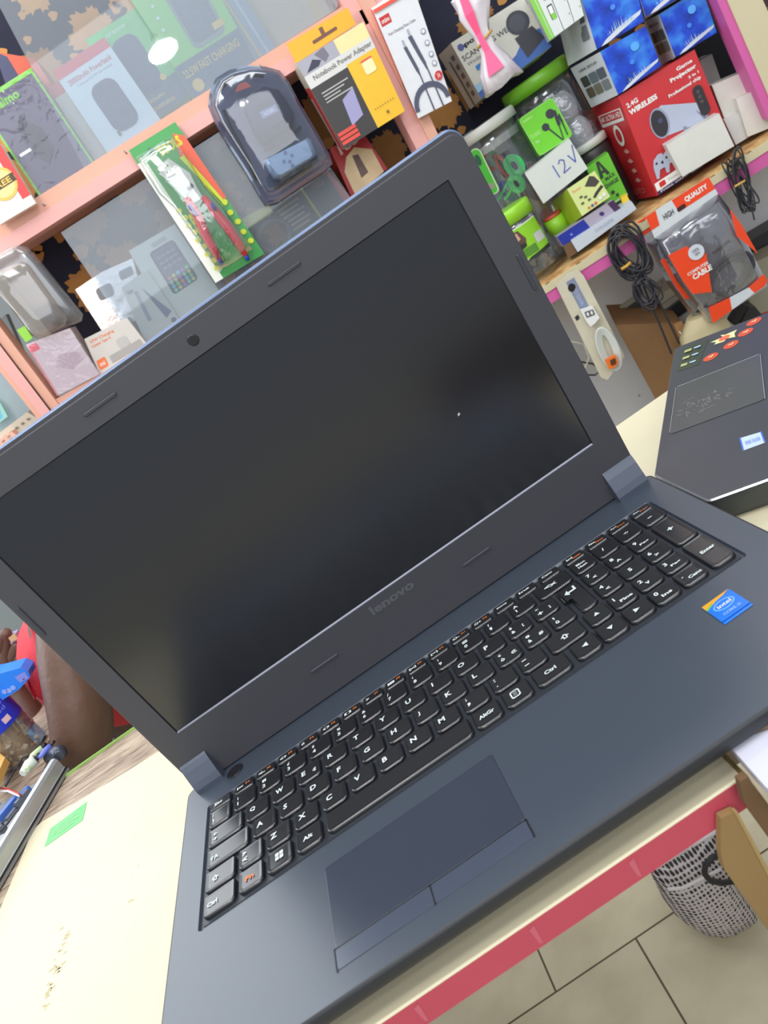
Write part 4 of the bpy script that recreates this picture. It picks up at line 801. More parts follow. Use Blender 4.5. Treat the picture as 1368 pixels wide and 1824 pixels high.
# white-lidded tall jar with green cables, standing behind
J2 = rp((960, 425), 128); J2t = rp((871, 230), 128); h2 = (J2t-J2).z
J2 = Vector((J2t.x-8, J2t.y, A.z+6)); h2 = J2t.z-J2.z-2
wl = mat((214, 216, 210), .4)
t = jar('storage_jar', 'tall clear jar with white lid holding green cables, beside the laptop lid corner', J2, 52, h2, 16, wl, 57)
m = MB(); m.lathe(J2+ZUP*(h2-26), [(54, 0), (56, 12)], clear('lid_collar', (200, 204, 204), .3, .3, .1), n=32, cap=False); m.build('collar', t)
gl2 = mat((70, 176, 50), .4)
q = quad([(836, 268), (853, 262), (892, 342), (868, 350)], ('R', 70)); m = MB(); ccs = Face(m, *q, RN); ccs.k = 2; ccs.rr(0, 0, 1, 1, mat((196, 226, 176), .4), .42); ccs.rr(.04, .015, .9, .98, gl2, .42); ccs.disc(.42, .76, .26, mat((30, 84, 60), .4), ry=.12); ccs.rr(.35, .12, .78, .24, mat((150, 140, 130), .4), .1)
m.prism([p+RN*.6 for p in (q[0]*.8+q[2]*.2, q[1]*.8+q[3]*.2, q[2]*.8+q[0]*.2, q[3]*.8+q[1]*.2)], RN*1, gl2); tag(m.build('product_card'), 'green rounded card with a dark emblem standing against the white-lidded tall jar', 'card')
# flat green cable coils
gc = mat((56, 206, 106), .4, coat=.2); rdc = mat((226, 90, 66), .4); bluc = mat((40, 80, 190), .4)
def coil(cp, off, rx_, rz_, col, label, turns=4, tails=()):
    m = MB(); c = rp(cp, off); T = (ZUP*.97+RU*-.1).normalized()
    for k in range(turns):
        a_, b_ = rx_*(1-.2*k), rz_*(1-.16*k); ls = []
        for i in range(28):
            t = 6.283*i/28; d = RU*math.cos(t)*a_+T*math.sin(t)*b_; e = d.normalized(); ls.append([c+d-RN*4-e*1.2, c+d-RN*4+e*1.2, c+d+RN*4+e*1.2, c+d+RN*4-e*1.2])
        ls.append(ls[0]); m.loops(ls, col, cap=False)
    for tp_ in tails: m.tube([rp(p, off) for p in tp_], 2.6, col, n=6)
    return tag(m.build('coiled_cable'), label, 'cable', 'flat cables coiled in the tall jar')
coil((916, 295), 84, 14, 18, gc, 'bright green flat cable, upper coil inside the white-lidded jar')
coil((920, 327), 84, 12, 15, gc, 'bright green flat cable, lower coil with two hanging ends inside the jar', 4, ([(906, 322), (896, 342), (888, 356)], [(912, 336), (904, 350), (898, 356)]))
coil((896, 296), 100, 7, 22, rdc, 'orange flat cable half hidden behind the green coils', 3)
coil((884, 285), 104, 7, 20, mat((40, 150, 60), .4), 'dark green flat cable left of the orange coil in the jar', 3)
coil((872, 288), 112, 8, 16, mat((214, 84, 60), .4), 'orange flat cable at the left inside the jar', 3)
coil((904, 340), 104, 8, 18, bluc, 'blue flat cable below the orange coil in the jar', 3)
m, f, t = rx('paper_slip', 'grey paper slip standing in the back of the tall jar', 'paper', [(862, 256), (892, 236), (912, 262), (872, 286)], 150, 2, (176, 166, 158)); fin(m, t)
# green-lidded big jar with earphone card
J3t = rp((955, 150), 172); J3 = Vector((J3t.x, J3t.y, A.z+6)); h3 = J3t.z-J3.z
t = jar('storage_jar', 'big clear jar with a wide grass-green lid under the webcam box', J3, 56, h3-6, 22, mat((120, 190, 44), .4, coat=.3), 59)
m = MB(); bag = clear('poly_bag', (214, 214, 232), .3, .3, .15, bump=.8, bscale=50); rnd = random.Random(2)
for (cx, cy, w, h) in ((1000, 196, 44, 50), (1030, 236, 40, 44), (978, 230, 30, 46)):
    c = rp((cx, cy), 120); ls = []
    for k in range(6):
        z = -h/2+h*k/5; rr = w/2*(.6+.5*math.sin(3.14*(k+.6)/6)); ls.append([c+ZUP*z+RU*math.cos(a)*rr*(1+.15*rnd.random())+RN*math.sin(a)*rr*.5 for a in [6.283*i/14 for i in range(14)]])
    m.loops(ls, bag)
tag(m.build('plastic_bag'), 'crumpled clear bags behind the green earphone card', 'plastic bags')['kind'] = 'stuff'
egreen = mat((110, 206, 40), .4, coat=.3)
m, r, t = rx('earphone_box', 'bright green earphone box picturing black earbuds', 'box', [(923, 213), (983, 172), (1021, 241), (961, 279)], 74, 40, (84, 150, 50), side=((918, 216), (955, 282))); f, g = r
f.rr(0, 0, 1, 1, mat((150, 216, 110), .4), .12); f.rr(.02, .02, .98, .98, egreen, .1); f.text('oraimo', .06, .86, .34, .92, mat((180, 236, 140), .5), .02); f.text('TO BASIC', .04, .44, .34, .54, mat((170, 230, 130), .5), .02); f.text('HD', .1, .3, .2, .35, W_)
ek = mat((50, 50, 62), .4)
for (x, y, r_) in ((.5, .5, .1), (.76, .7, .12)): f.disc(x, y, r_, ek); 
f.poly([(.84, .74), (.92, .7), (.86, .36), (.78, .38)], ek); f.poly([(.5, .5), (.56, .46), (.74, .04), (.7, .04)], ek); f.poly([(.8, .38), (.83, .38), (.76, .04), (.73, .04)], ek); f.poly([(.92, .6), (.96, .58), (.9, .08), (.87, .08)], ek); f.rect(.89, .4, .95, .56, ek); fin(m, t)
# white lid peeking
c = rp((1048, 262), 140); J4 = Vector((c.x, c.y, A.z+4)); t = jar('storage_jar', 'dark jar whose white lid shows between the price card and the red box', J4, 31, c.z-J4.z, 12, wl, 33, wall=mat((52, 50, 52), .4))
# white card with handwriting
m, f, t = rx('price_card', 'white card box handwritten 12V in blue pen', 'card', [(935, 310), (1014, 247), (1047, 300), (968, 363)], 40, 34, (208, 214, 208)); pen = mat((84, 96, 170), .6)
def stroke(f, pts, w=.012):
    for (x0, y0), (x1, y1) in zip(pts, pts[1:]):
        dx, dy = x1-x0, (y1-y0); L = math.hypot(dx, dy*1) or 1; nx, ny = -dy/L*w, dx/L*w*1.6; f.k = 1; f.poly([(x0-nx, y0-ny), (x1-nx, y1-ny), (x1+nx, y1+ny), (x0+nx, y0+ny)], pen)
stroke(f, [(.5, .7), (.5, .3)]); stroke(f, [(.6, .62), (.66, .7), (.72, .62), (.68, .46), (.6, .32), (.76, .34)]); stroke(f, [(.82, .66), (.88, .36), (.98, .82)]); fin(m, t)
# small tin, adapter box, charge box
m = MB(); c0 = rp((998, 412), 76); m.lathe(c0, [(17, 0), (17, 26)], mat((140, 200, 40), .4), n=20); m.lathe(c0+ZUP*26, [(15, 0), (15, 5)], mat((200, 84, 60), .4), n=16); tag(m.build('small_tin'), 'small lime tin with orange top between the lime-lidded jar and adapter box', 'tin')
m, r, t = rx('adapter_box', 'lime green and cream power adapter box below the 12V card', 'box', [(1010, 337), (1059, 304), (1087, 350), (1037, 385)], 36, 55, (214, 226, 150), side=((983, 360), (1005, 410))); f, g = r
g.rect(0, 0, 1, 1, mat((150, 176, 40), .4)); g.rect(0, .3, .7, .8, mat((190, 200, 40), .4)); f.text('Power', .1, .76, .4, .86, mat((236, 150, 110), .5), .02); f.poly([(.5, .75), (.78, .95), (.9, .86), (.96, .62), (.78, .55)], mat((70, 64, 56), .5)); f.poly([(.55, .3), (.7, .4), (.95, .5), (.98, .4), (.8, .34), (.6, .24)], mat((54, 50, 48), .5))
for k, (x, y) in enumerate(((.2, .5), (.15, .3), (.32, .42), (.38, .28))): f.rect(x, y, x+.1, y+.07, mat((96, 90, 70), .5))
for k, c in enumerate(((226, 130, 40), (90, 80, 170), (220, 90, 80))): f.disc(.3+.12*k, .1, .045, mat(c, .4))
f.disc(.74, .16, .06, W_); f.disc(.88, .18, .06, W_); fin(m, t)
m, f, t = rx('charger_box', 'bright green box lettered A MAX CHARGE beside the red projector box', 'box', [(1044, 300), (1083, 272), (1119, 348), (1082, 372)], 62, 40, (104, 190, 50)); ik = mat((44, 54, 44), .5)
f.poly([(.3, .62), (.42, .98), (.54, .98), (.74, .62), (.6, .62), (.56, .7), (.46, .7), (.44, .62)], ik); f.poly([(.47, .76), (.54, .76), (.5, .9)], mat((104, 190, 50), .4)); f.text('MAX', .46, .52, .9, .6, ik, .03); f.text('CHARGE', .3, .38, .92, .47, ik, .03); f.disc(.5, .24, .08, ik); f.disc(.62, .14, .07, ik); f.poly([(0, .03), (1, .03), (1, .05), (0, .05)], W_); fin(m, t)
m, f, t = rx('cable_wallet', 'small yellow pouch corner at the foot of the green A box', 'pouch', [(1106, 352), (1116, 346), (1122, 358), (1110, 366)], 44, 20, (236, 200, 50)); fin(m, t)
m, r, t = rx('drive_box', 'long flat box, blue at left and lilac grey at right, under the adapter box', 'box', [(992, 422), (1092, 356), (1107, 372), (1004, 439)], 20, 60, (168, 160, 176), side=((984, 420), (994, 440))); f, g = r
f.rect(0, 0, .48, 1, mat((34, 50, 150), .35)); f.disc(.2, .5, .02, mat((120, 130, 220), .4)); f.disc(.74, .55, .035, mat((60, 50, 110), .4)); f.rect(.9, 0, 1, 1, mat((66, 40, 76), .4)); fin(m, t)
m, f, t = rx('paper_box', 'long flat white box lying at the shelf edge under the blue and lilac one', 'box', [(1017, 429), (1126, 360), (1134, 372), (1029, 449)], 10, 60, (196, 204, 214)); f.text('POWER ADAPTER', .36, .4, .66, .7, mat((150, 160, 186), .5)); fin(m, t)
m, f, t = rx('cork_block', 'small brown block tucked at the left end of the white flat box', 'block', [(1003, 438), (1018, 430), (1028, 450), (1012, 460)], 16, 40, (110, 82, 56)); fin(m, t)
# white boxes, right end
m, f, t = rx('small_carton', 'long plain white carton in front of the red projector box', 'box', [(1186, 259), (1281, 202), (1308, 260), (1216, 315)], 6, 34, (216, 216, 208)); fin(m, t)
m, f, t = rx('small_carton', 'plain white carton right of the red box, highest of the white ones', 'box', [(1268, 152), (1320, 130), (1347, 186), (1291, 213)], 50, 50, (212, 212, 202)); fin(m, t)
m, f, t = rx('small_carton', 'glossy pale carton low between the long white carton and the tall one', 'box', [(1290, 214), (1318, 200), (1337, 242), (1311, 258)], 34, 30, (208, 208, 206)); fin(m, t)
m, f, t = rx('small_carton', 'tall white carton at the right end with a green mark above it', 'box', [(1311, 176), (1348, 160), (1376, 226), (1332, 244)], 26, 34, (218, 218, 208)); fin(m, t)
m, f, t = rx('small_carton', 'grey white carton behind with a green handwritten 5', 'box', [(1316, 130), (1340, 118), (1376, 190), (1350, 200)], 84, 30, (196, 198, 186)); f.text('5', .3, .4, .62, .72, mat((60, 130, 90), .5), .02); fin(m, t)
m, f, t = rx('grey_carton', 'grey carton in the shade right behind the red projector box', 'box', [(1246, 108), (1268, 96), (1284, 142), (1262, 154)], 100, 60, (146, 146, 144)); fin(m, t)
# far right: ink box and dotted pack beyond the upright
m, f, t = rx('ink_box', 'crimson box with a white round logo beyond the cream upright', 'box', [(1346, 42), (1420, 10), (1450, 110), (1376, 140)], 2, 60, (150, 40, 70)); f.disc(.2, .7, .16, W_); f.text('hp', .1, .62, .3, .82, mat((150, 40, 70), .5), .03); fin(m, t)
m, f, t = rx('bead_pack', 'dark pack speckled with coloured dots above the crimson box', 'pack', [(1334, -30), (1400, -60), (1420, 12), (1350, 38)], 6, 30, (60, 24, 34)); rnd = random.Random(9)
for k in range(60): f.k = 1; f.disc(rnd.uniform(.05, .95), rnd.uniform(.05, .95), .022, mat([(230, 200, 50), (60, 160, 80), (200, 60, 60), (120, 120, 60)][k % 4], .4))
fin(m, t)

# ---- hanging below the shelf
def pouch(off, dx, dy, lab_, th):
    D = lambda ps: [(p[0]+dx, p[1]+dy) for p in ps]; t = thing('cable_pouch', lab_, 'cable pack', rp((1245+dx, 470+dy), off), 'orange computer cable pouches')
    orr = mat((236, 74, 36), .35, coat=.4); m = MB(); hq = quad(D([(1150, 386), (1262, 315), (1279, 345), (1166, 424)]), ('R', off)); m.prism(hq, RN*1.5, mat((210, 216, 220), .4, coat=.3)); f = Face(m, *hq, RN); f.k = 1
    f.poly([(.44, .35), (.42, 1), (1, 1), (1, .3)], orr); f.poly([(0, .35), (.13, .35), (.16, 1), (0, 1)], orr); f.text('HIGH', .22, .4, .38, .66, INK, .02); f.text('QUALITY', .58, .5, .93, .8, W_, .05); f.rr(.43, .35, .56, .56, mat((60, 20, 20), .5), .4); m.build('header_card', t)
    m = MB(); bq = [(1166, 424), (1279, 345), (1300, 372), (1364, 498), (1368, 510), (1272, 573), (1262, 574), (1205, 500)]; b0 = [rp(p, off) for p in D(bq)]; c0 = sum(b0, Vector())/len(b0)
    film_ = clear('pouch_film%d' % th, (214, 214, 222), .4, .07, .09, bump=.35, bscale=26)
    ls = [[c0+(p-c0)*k+RN*h for p in b0] for k, h in ((.35, -12), (.8, -9), (1, 0), (.8, 9), (.35, 12))]; m.loops(ls, film_); m.build('film', t)
    m = MB(); m.prism([c0+(p-c0)*.93+RN*7 for p in b0], RN*.5, mat((164, 164, 172), .3, metal=.3, var=.35, scale=55, bump=.6, bscale=60)); m.build('backing_sheet', t)
    m = MB()
    for ps, c in (([(1190, 455), (1222, 439), (1258, 452), (1268, 520), (1234, 524), (1216, 500)], (236, 74, 36)), ([(1300, 372), (1322, 402), (1350, 452), (1336, 440), (1312, 420)], (236, 74, 36)), ([(1262, 548), (1300, 530), (1304, 552), (1270, 576)], (236, 74, 36)), ([(1334, 512), (1360, 488), (1367, 500), (1362, 510), (1344, 522)], (236, 74, 36)), ([(1300, 530), (1334, 512), (1344, 522), (1304, 552)], (206, 212, 218))):
        pz = [rp(p, off-13) for p in D(ps)]; m.prism(pz, RN*1, mat(c, .35, coat=.4))
    fq = [rp(p, off-13.5) for p in D([(1218, 462), (1262, 462), (1272, 500), (1230, 508)])]
    fq = [rp(p, off-13.5) for p in D([(1215, 484), (1262, 456), (1272, 480), (1226, 508)])]
    f = Face(m, *fq, RN); f.k = 1; f.text('COMPUTER', .12, .52, .92, .74, W_, .02); f.text('CABLE', .24, .08, .96, .46, W_, .04)
    c = rp((1240+dx, 449+dy), off-14); m.lathe(c, [(11.5, 0), (11.5, 1)], mat((206, 212, 222), .4), axis=-RN, n=24)
    f2 = Face(m, *[rp(p, off-15.4) for p in D([(1230, 446), (1244, 438), (1251, 450), (1237, 459)])], RN); f2.text('100%', .1, .5, .9, .9, INK); f2.text('NEW', .2, .05, .8, .4, INK); o = m.build('printed_panel', t); o['label'] = 'orange and white printing'
    m = MB(); c = rp((1298+dx, 492+dy), off); T = (rp((1330+dx, 452+dy), off)-rp((1262+dx, 530+dy), off)).normalized(); V = T.cross(RN)
    for k in range(5):
        R_ = 40-2.2*k; Q_ = 27-2.2*k; m.tube([c+T*math.cos(a)*R_+V*math.sin(a)*Q_+RN*((k % 3)*5-5) for a in [6.283*i/30 for i in range(30)]], 3.1, mat((50, 48, 62), .45), n=7, closed=True)
    m.tube([rp(p, off-6) for p in D([(1262, 530), (1256, 545), (1275, 545), (1300, 532)])], 3.5, mat((50, 48, 62), .45)); m.tube([rp(p, off-6) for p in D([(1300, 428), (1285, 440), (1270, 452)])], 2.6, mat((50, 48, 62), .45)); m.build('cable', t)
pouch(-27, 0, 0, 'front orange and clear pouch with a coiled black computer cable', 1)
pouch(0, -14, 9, 'second orange cable pouch hanging just behind and left of the front one', 2)
def hank(p0, w, h, tl, lab_, n_, seed, col=(44, 44, 52), r_=1.7):
    rnd = random.Random(seed); t = thing('cable_hank', lab_, 'cable', rp(p0, -14)); m = MB(); c = rp(p0, -14); bm_ = mat(col, .35)
    for k in range(n_):
        a_ = w*rnd.uniform(.6, 1); b_ = h*rnd.uniform(.7, 1); o_ = RU*rnd.uniform(-6, 6)+ZUP*rnd.uniform(-5, 5)+RN*rnd.uniform(-8, 8); tt = rnd.uniform(-.3, .3)
        m.tube([c+o_+RU*(math.cos(a)*a_+math.sin(a)*b_*tt)+ZUP*math.sin(a)*b_+RN*math.sin(2*a+k)*3 for a in [6.283*i/20 for i in range(20)]], r_, bm_, n=6, closed=True)
    for ps in tl: m.tube([rp(p, -12) for p in ps], r_, bm_, n=6)
    m.build('cord', t); return t, c
t, c = hank((1122, 450), 26, 42, ([(1135, 480), (1150, 520), (1180, 590), (1196, 630)], [(1140, 470), (1170, 530), (1190, 570), (1210, 612)], [(1136, 470), (1160, 512), (1178, 512), (1180, 500)], [(1130, 480), (1128, 500), (1140, 512), (1146, 528)]), 'thick black cable hank hanging from the pink shelf edge left of the orange pouch', 13, 5)
m = MB(); c2 = rp((1116, 474), -22); m.tube([c2-RU*9, c2, c2+RU*8+ZUP*2], 2.6, mat((206, 160, 60), .5), n=6); m.build('twist_tie', t)
hank((1152, 520), 16, 26, ([(1146, 500), (1156, 540), (1166, 556)],), 'tangled black plug leads hanging below the thick black hank', 8, 8, (48, 48, 56), 1.4)
t, c = hank((1322, 326), 10, 46, ([(1338, 368), (1344, 392)], ), 'thin black cable bundle with a yellow tie at the right edge under the shelf', 9, 3, (50, 52, 56), 1.2)
m = MB(); c2 = rp((1318, 327), -22); m.tube([c2-RU*8, c2, c2+RU*8], 1.8, mat((196, 164, 80), .5), n=6); m.build('twist_tie', t)
m = MB(); m.tube([rp(p, -16) for p in ((1296, 300), (1300, 288), (1308, 290), (1304, 304), (1296, 312))], 1.4, K_, n=6); m.build('cord', t)
# long cream packet with a white charger cable
pk_ = thing('charger_packet', 'long cream packet with a white charger cable hanging nearest the laptop lid', 'cable pack', rp((1040, 580), -12))
oq = [(990, 508), (1010, 488), (1030, 480), (1040, 492), (1110, 628), (1112, 636), (1082, 677), (1070, 672)]
m = MB(); b0 = [rp(p, -10) for p in oq]; m.prism(b0, RN*5, mat((206, 200, 178), .4, coat=.5, bump=.5, bscale=40))
f = Face(m, *quad([(990, 508), (1034, 480), (1112, 632), (1080, 676)], ('R', -10)), RN); f.k = 1; f.rect(.35, .66, .68, .97, mat((130, 140, 166), .4)); f.text('WHITE CABLE', .45, .7, .58, .93, mat((176, 184, 206), .5), .01, 1); f.disc(.45, .9, .14, K_); f.rect(.05, .62, .2, .66, INK); m.build('sleeve', pk_)
m = MB(); m.prism(quad([(1034, 553), (1056, 546), (1068, 566), (1060, 576), (1052, 582), (1044, 572)], ('R', -22)), RN*9, W_); f = Face(m, *quad([(1041, 556), (1056, 551), (1060, 560), (1045, 566)], ('R', -23)), RN); f.rect(0, 0, 1, 1, mat((80, 80, 80), .4)); f.rect(.15, .2, .4, .8, W_); f.rect(.6, .2, .85, .8, W_)
for k in range(5): m.tube([rp((1084, 622), -20)+RU*math.cos(a)*(15-2*k)+ZUP*(math.sin(a)*(38-3*k))+RU*math.sin(a)*3+RN*k for a in [6.283*i/26 for i in range(26)]], 2.1, mat((206, 212, 206), .4), n=6, closed=True)
m.build('cable', pk_)
m = MB(); m.prism(quad([(1078, 642), (1096, 632), (1102, 646), (1096, 654), (1084, 658)], ('R', -28)), RN*6, mat((240, 120, 40), .4)); f = Face(m, *quad([(1086, 642), (1096, 637), (1098, 648), (1089, 652)], ('R', -29)), RN); f.rr(0, 0, 1, 1, mat((90, 50, 30), .5)); m.build('tag', pk_)
# loose cables beside it
for lab_, c, pts, r_ in (('loose white cable looping out from behind the laptop lid', (206, 204, 190), [(1000, 618), (1018, 608), (1040, 612), (1050, 636), (1042, 656), (1022, 655), (1006, 640)], 2.2), ('second white cable hanging down behind the laptop lid edge', (196, 196, 184), [(1008, 606), (1026, 624), (1022, 644), (1036, 664), (1048, 690)], 1.8), ('black cable loop beside the white loose cable', (40, 38, 40), [(1000, 642), (1030, 644), (1056, 648), (1070, 660), (1060, 668), (1030, 668), (1000, 664)], 1.6)):
    m = MB(); m.tube([rp(p, 60) for p in pts], r_, mat(c, .4), n=7); tag(m.build('loose_cable'), lab_, 'cable')

# ---- lower clutter right
m, f, t = rx('photo_frame', 'small framed dark green picture with a red dot under the hanging leads', 'picture frame', [(1104, 548), (1134, 526), (1160, 576), (1126, 590)], 150, 10, (172, 172, 160)); f.rect(.14, .06, .96, .86, mat((72, 84, 76), .4)); f.disc(.6, .5, .09, mat((150, 50, 56), .5)); f.rect(.9, 0, 1, .5, mat((190, 196, 120), .5)); fin(m, t)
for ps, o_, c, lab_ in (([(1166, 532), (1212, 502), (1222, 528), (1184, 556)], 130, (178, 174, 158), 'cream tray under the orange cable pouches'), ([(1160, 574), (1221, 529), (1234, 547), (1194, 579)], 118, (42, 44, 52), 'closed black notebook lying beneath the cream tray'), ([(1190, 580), (1234, 549), (1250, 562), (1226, 584)], 112, (158, 164, 172), 'light grey flat device beneath the closed black notebook')):
    m, f, t = rx('stacked_device', lab_, 'device', ps, o_, 90, c); f.rect(0, .45, 1, .5, mat(tuple(int(x*.6) for x in c), .4)) if c[0] != 42 else f.rect(.1, .1, .9, .9, mat((34, 36, 46), .3)); fin(m, t)
cbx = thing('cardboard_box', 'open brown cardboard box standing behind the counter right of the laptop', 'box', at((1150, 640), ('R', 40)))
m = MB(); card = mat((132, 98, 62), .75, var=.1, scale=30); q = quad([(1096, 579), (1212, 510), (1290, 660), (1172, 722)], ('R', 30)); q = [q[0], q[0]+(q[1]-q[0])*1.6, q[3]+(q[1]-q[0])*1.6-ZUP*340, q[3]-ZUP*340]
q[1] = rp((1215, 574), 30); q[2] = q[1]-(q[0]-q[3]); m.prism([q[0], q[1], q[2], q[3]], RN*150, card); m.build('box_body', cbx)
m = MB(); m.prism(quad([(1200, 578), (1214, 572), (1236, 612), (1224, 632)], ('R', 22)), RN*3, mat((170, 128, 78), .7)); m.tube([rp(p, 20) for p in ((1210, 590), (1220, 604), (1228, 622))], 1, W_, n=5); m.build('flap', cbx)
m = MB(); m.loops([[rp((cx, cy), 0)+RU*math.cos(a)*w+RN*math.sin(a)*22+ZUP*z for a in [6.283*i/18 for i in range(18)]] for cx, cy, w, z in ((1256, 622, 34, -30), (1258, 606, 42, -10), (1254, 590, 38, 8), (1248, 576, 16, 16))], mat((196, 184, 146), .7, bump=.6, bscale=40)); tag(m.build('cloth_bag'), 'cream crumpled cloth bag behind the second laptop', 'bag')
m = MB(); m.prism(quad([(1302, 576), (1324, 541), (1334, 546), (1312, 582)], ('R', 30)), RN*30, K_); m.prism(quad([(1318, 578), (1334, 548), (1345, 546), (1358, 562), (1340, 590)], ('R', 34)), RN*40, mat((44, 44, 46), .4)); tag(m.build('power_brick'), 'black angular power brick behind the second laptop stickers', 'power brick')
m, f, t = rx('storage_box', 'tan grey storage box at the right edge behind the second laptop', 'box', [(1320, 480), (1420, 430), (1440, 540), (1345, 575)], 90, 60, (150, 146, 128)); f.rect(0, .05, 1, .12, mat((160, 50, 56), .4)); fin(m, t)
m, f, t = rx('storage_box', 'black storage box in the shade right of the orange pouches', 'box', [(1318, 440), (1420, 380), (1430, 470), (1345, 520)], 155, 60, (42, 42, 46)); fin(m, t)

# ================================================================== second laptop, turned, on the counter
E1 = Vector((math.cos(math.radians(-34.5)), math.sin(math.radians(-34.5)), 0)); E2 = Vector((-E1.y, E1.x, 0))
zp = -3.0
l2 = thing('laptop', 'second black laptop with stickers, only its palm rest in view at right', 'laptop', (560, 0, ZT))
cF = at((1199, 630), ('Z', zp)); cN = at((1164, 846), ('Z', zp)); d2 = (cN-cF).normalized(); nearc = at((1263, 892), ('Z', zp)); farc = at((1368, 854), ('Z', zp)); d1_ = (farc-nearc).normalized()
# near corner = crossing of left edge and near edge
def cross2(p, d, q, e):
    det = d.x*-e.y+e.x*d.y; w = q-p; s_ = (w.x*-e.y+e.x*w.y)/det; return p+d*s_
NC = cross2(cF, d2, nearc, d1_); FT_ = at((1222, 612), ('Z', zp)); FB_ = at((1368, 556), ('Z', zp)); dt = (FB_-FT_).normalized(); FC = cross2(cF, d2, FT_, dt)
L2 = 262; c4 = [NC, NC+d1_*L2, FC+dt*L2, FC]
blk2 = mat((58, 60, 68), .36, var=.05, spec=.8); m = MB()
cutx = lambda p, q, x: p+(q-p)*((x-p.x)/(q.x-p.x))
c5 = [cutx(NC, c4[3], 392.5), cutx(NC, c4[1], 392.5)]+c4[1:]
def inset(c4, k, z): cc = sum(c4, Vector())/len(c4); return [Vector((p.x, p.y, 0))+(cc-p).normalized()*k*Vector((1, 1, 0)) + Vector((0, 0, z)) for p in c4]
def soft(c4, r, z, n=5):
    o_ = []
    for i, p in enumerate(c4):
        a_ = (c4[i-1]-p).normalized(); b_ = (c4[(i+1) % len(c4)]-p).normalized()
        for k in range(n+1):
            s_ = k/n; q_ = p+a_*r*(1-s_)**2+b_*r*s_**2; o_.append(Vector((q_.x, q_.y, z)))
    return o_
m.loops([soft(inset(c5, 4, 0), 6, ZT+1), soft(c5, 4, ZT+5), soft(c5, 4, zp-1)], mat((70, 74, 74), .3, metal=.3), cap=False)
m.loops([soft(c5, 4, zp-1), soft(inset(c5, 1.2, 0), 4, zp)], mat((172, 176, 184), .25, metal=.6), cap=False); m.poly(soft(inset(c5, 1.2, 0), 4, zp), blk2); m.build('base_body', l2)
tq = quad([(1204, 690), (1355, 630), (1364, 711), (1192, 775)], ('Z', zp+.1)); m = MB(); f = Face(m, *[p-(0*ZUP) for p in tq], (0, 0, -1)); f.k = 1; f.rr(0, 0, 1, 1, mat((74, 76, 78), .3, spec=.7), .06)
sl = mat((188, 190, 196), .25, metal=.6); f.rect(.02, .985, .98, 1.0, sl); f.rect(0, .04, .008, .98, sl); f.rect(.992, .0, 1, .98, sl)
rnd = random.Random(5)
for k in range(46):
    x, y = rnd.gauss(.33, .14), rnd.gauss(.4, .08); a_ = rnd.uniform(0, 6.28); L_s = rnd.uniform(.03, .09); f.k = 2; dx, dy = L_s*math.cos(a_), L_s*math.sin(a_); f.poly([(x, y), (x+dx, y+dy), (x+dx+.004, y+dy+.006), (x+.004, y+.008)], mat((140, 140, 136), .5))
m.build('touchpad', l2)
m = MB(); q = quad([(1317, 781), (1357, 769), (1364, 788), (1323, 803)], ('Z', zp+.15)); m.prism(q, ZUP*.1, mat((196, 214, 240), .25)); f = Face(m, *[p+ZUP*.15 for p in q], (0, 0, -1)); f.k = 1; f.rect(0, 0, .06, 1, mat((60, 110, 220), .3)); f.rect(.94, 0, 1, 1, mat((60, 110, 220), .3)); f.text('intel inside', .2, .3, .85, .7, mat((120, 150, 220), .4)); o = m.build('sticker', l2); o['label'] = 'white and blue processor sticker'
m = MB(); q = quad([(1222, 622), (1292, 594), (1260, 646), (1212, 662)], ('Z', zp+.12)); q = quad([(1218, 620), (1262, 604), (1244, 650), (1206, 662)], ('Z', zp+.12)); m.prism(q, ZUP*.1, mat((62, 68, 58), .3)); f = Face(m, *[p+ZUP*.12 for p in q], (0, 0, -1)); f.k = 1
for k in range(3): f.disc(.68, .2+.28*k, .1, mat((60, 140, 200), .4)); f.rect(.12, .14+.28*k, .42, .24+.28*k, mat((170, 176, 120), .5)); f.rect(.52, .18+.28*k, .8, .22+.28*k, mat((200, 220, 230), .5))
o = m.build('sticker', l2); o['label'] = 'dark feature sticker with blue icons'
m = MB(); f = Face(m, *quad([(1240, 606), (1368, 556), (1368, 640), (1220, 660)], ('Z', zp+.1)), (0, 0, -1)); q = quad([(1262, 614), (1312, 594), (1318, 606), (1268, 616)], ('Z', zp+.2))
def star(pl_, cs, m_): m.poly([at(p, ('Z', zp+pl_)) for p in cs], m_)
star(.2, [(1265, 610), (1288, 600), (1283, 597), (1292, 596), (1313, 587), (1308, 594), (1310, 600), (1294, 603), (1290, 608), (1272, 614), (1276, 609)], mat((220, 226, 160), .4)); c = at((1290, 602), ('Z', zp+.3)); m.poly([c+Vector((5*math.cos(a), 5*math.sin(a), 0)) for a in [6.283*k/14 for k in range(14)]], mat((230, 110, 80), .4)); o = m.build('sticker', l2); o['label'] = 'pale yellow star emblem sticker'
for (u, v) in ((1266, 636), (1302, 614), (1328, 592), (1343, 573)):
    m = MB(); c = at((u, v), ('Z', zp+.15)); m.lathe(c, [(6.4, 0), (6.4, .15)], mat((208, 84, 54), .35), n=24); ff = Face(m, c+E2*4.5-E1*4.5, c+E2*4.5+E1*4.5, c-E2*4.5+E1*4.5, c-E2*4.5-E1*4.5, (0, 0, -1)); ff.k = 3; ff.poly([(.2, .4), (.4, .75), (.5, .5), (.7, .8), (.8, .6), (.6, .25), (.45, .45)], mat((240, 200, 160), .4)); o = m.build('sticker', l2); o['label'] = 'round orange sticker'
m = MB(); km = mat((30, 31, 35), .4)
K0 = at((1368, 640), ('Z', zp))+E1*40
for i in range(6):
    for j in range(12):
        c = NC+E1*(130+i*19)-d2*(22+j*19); c = Vector((c.x, c.y, zp)); a_ = [c, c+E1*16, c+E1*16-d2*16, c-d2*16]; m.prism(a_, ZUP*1.5, km)
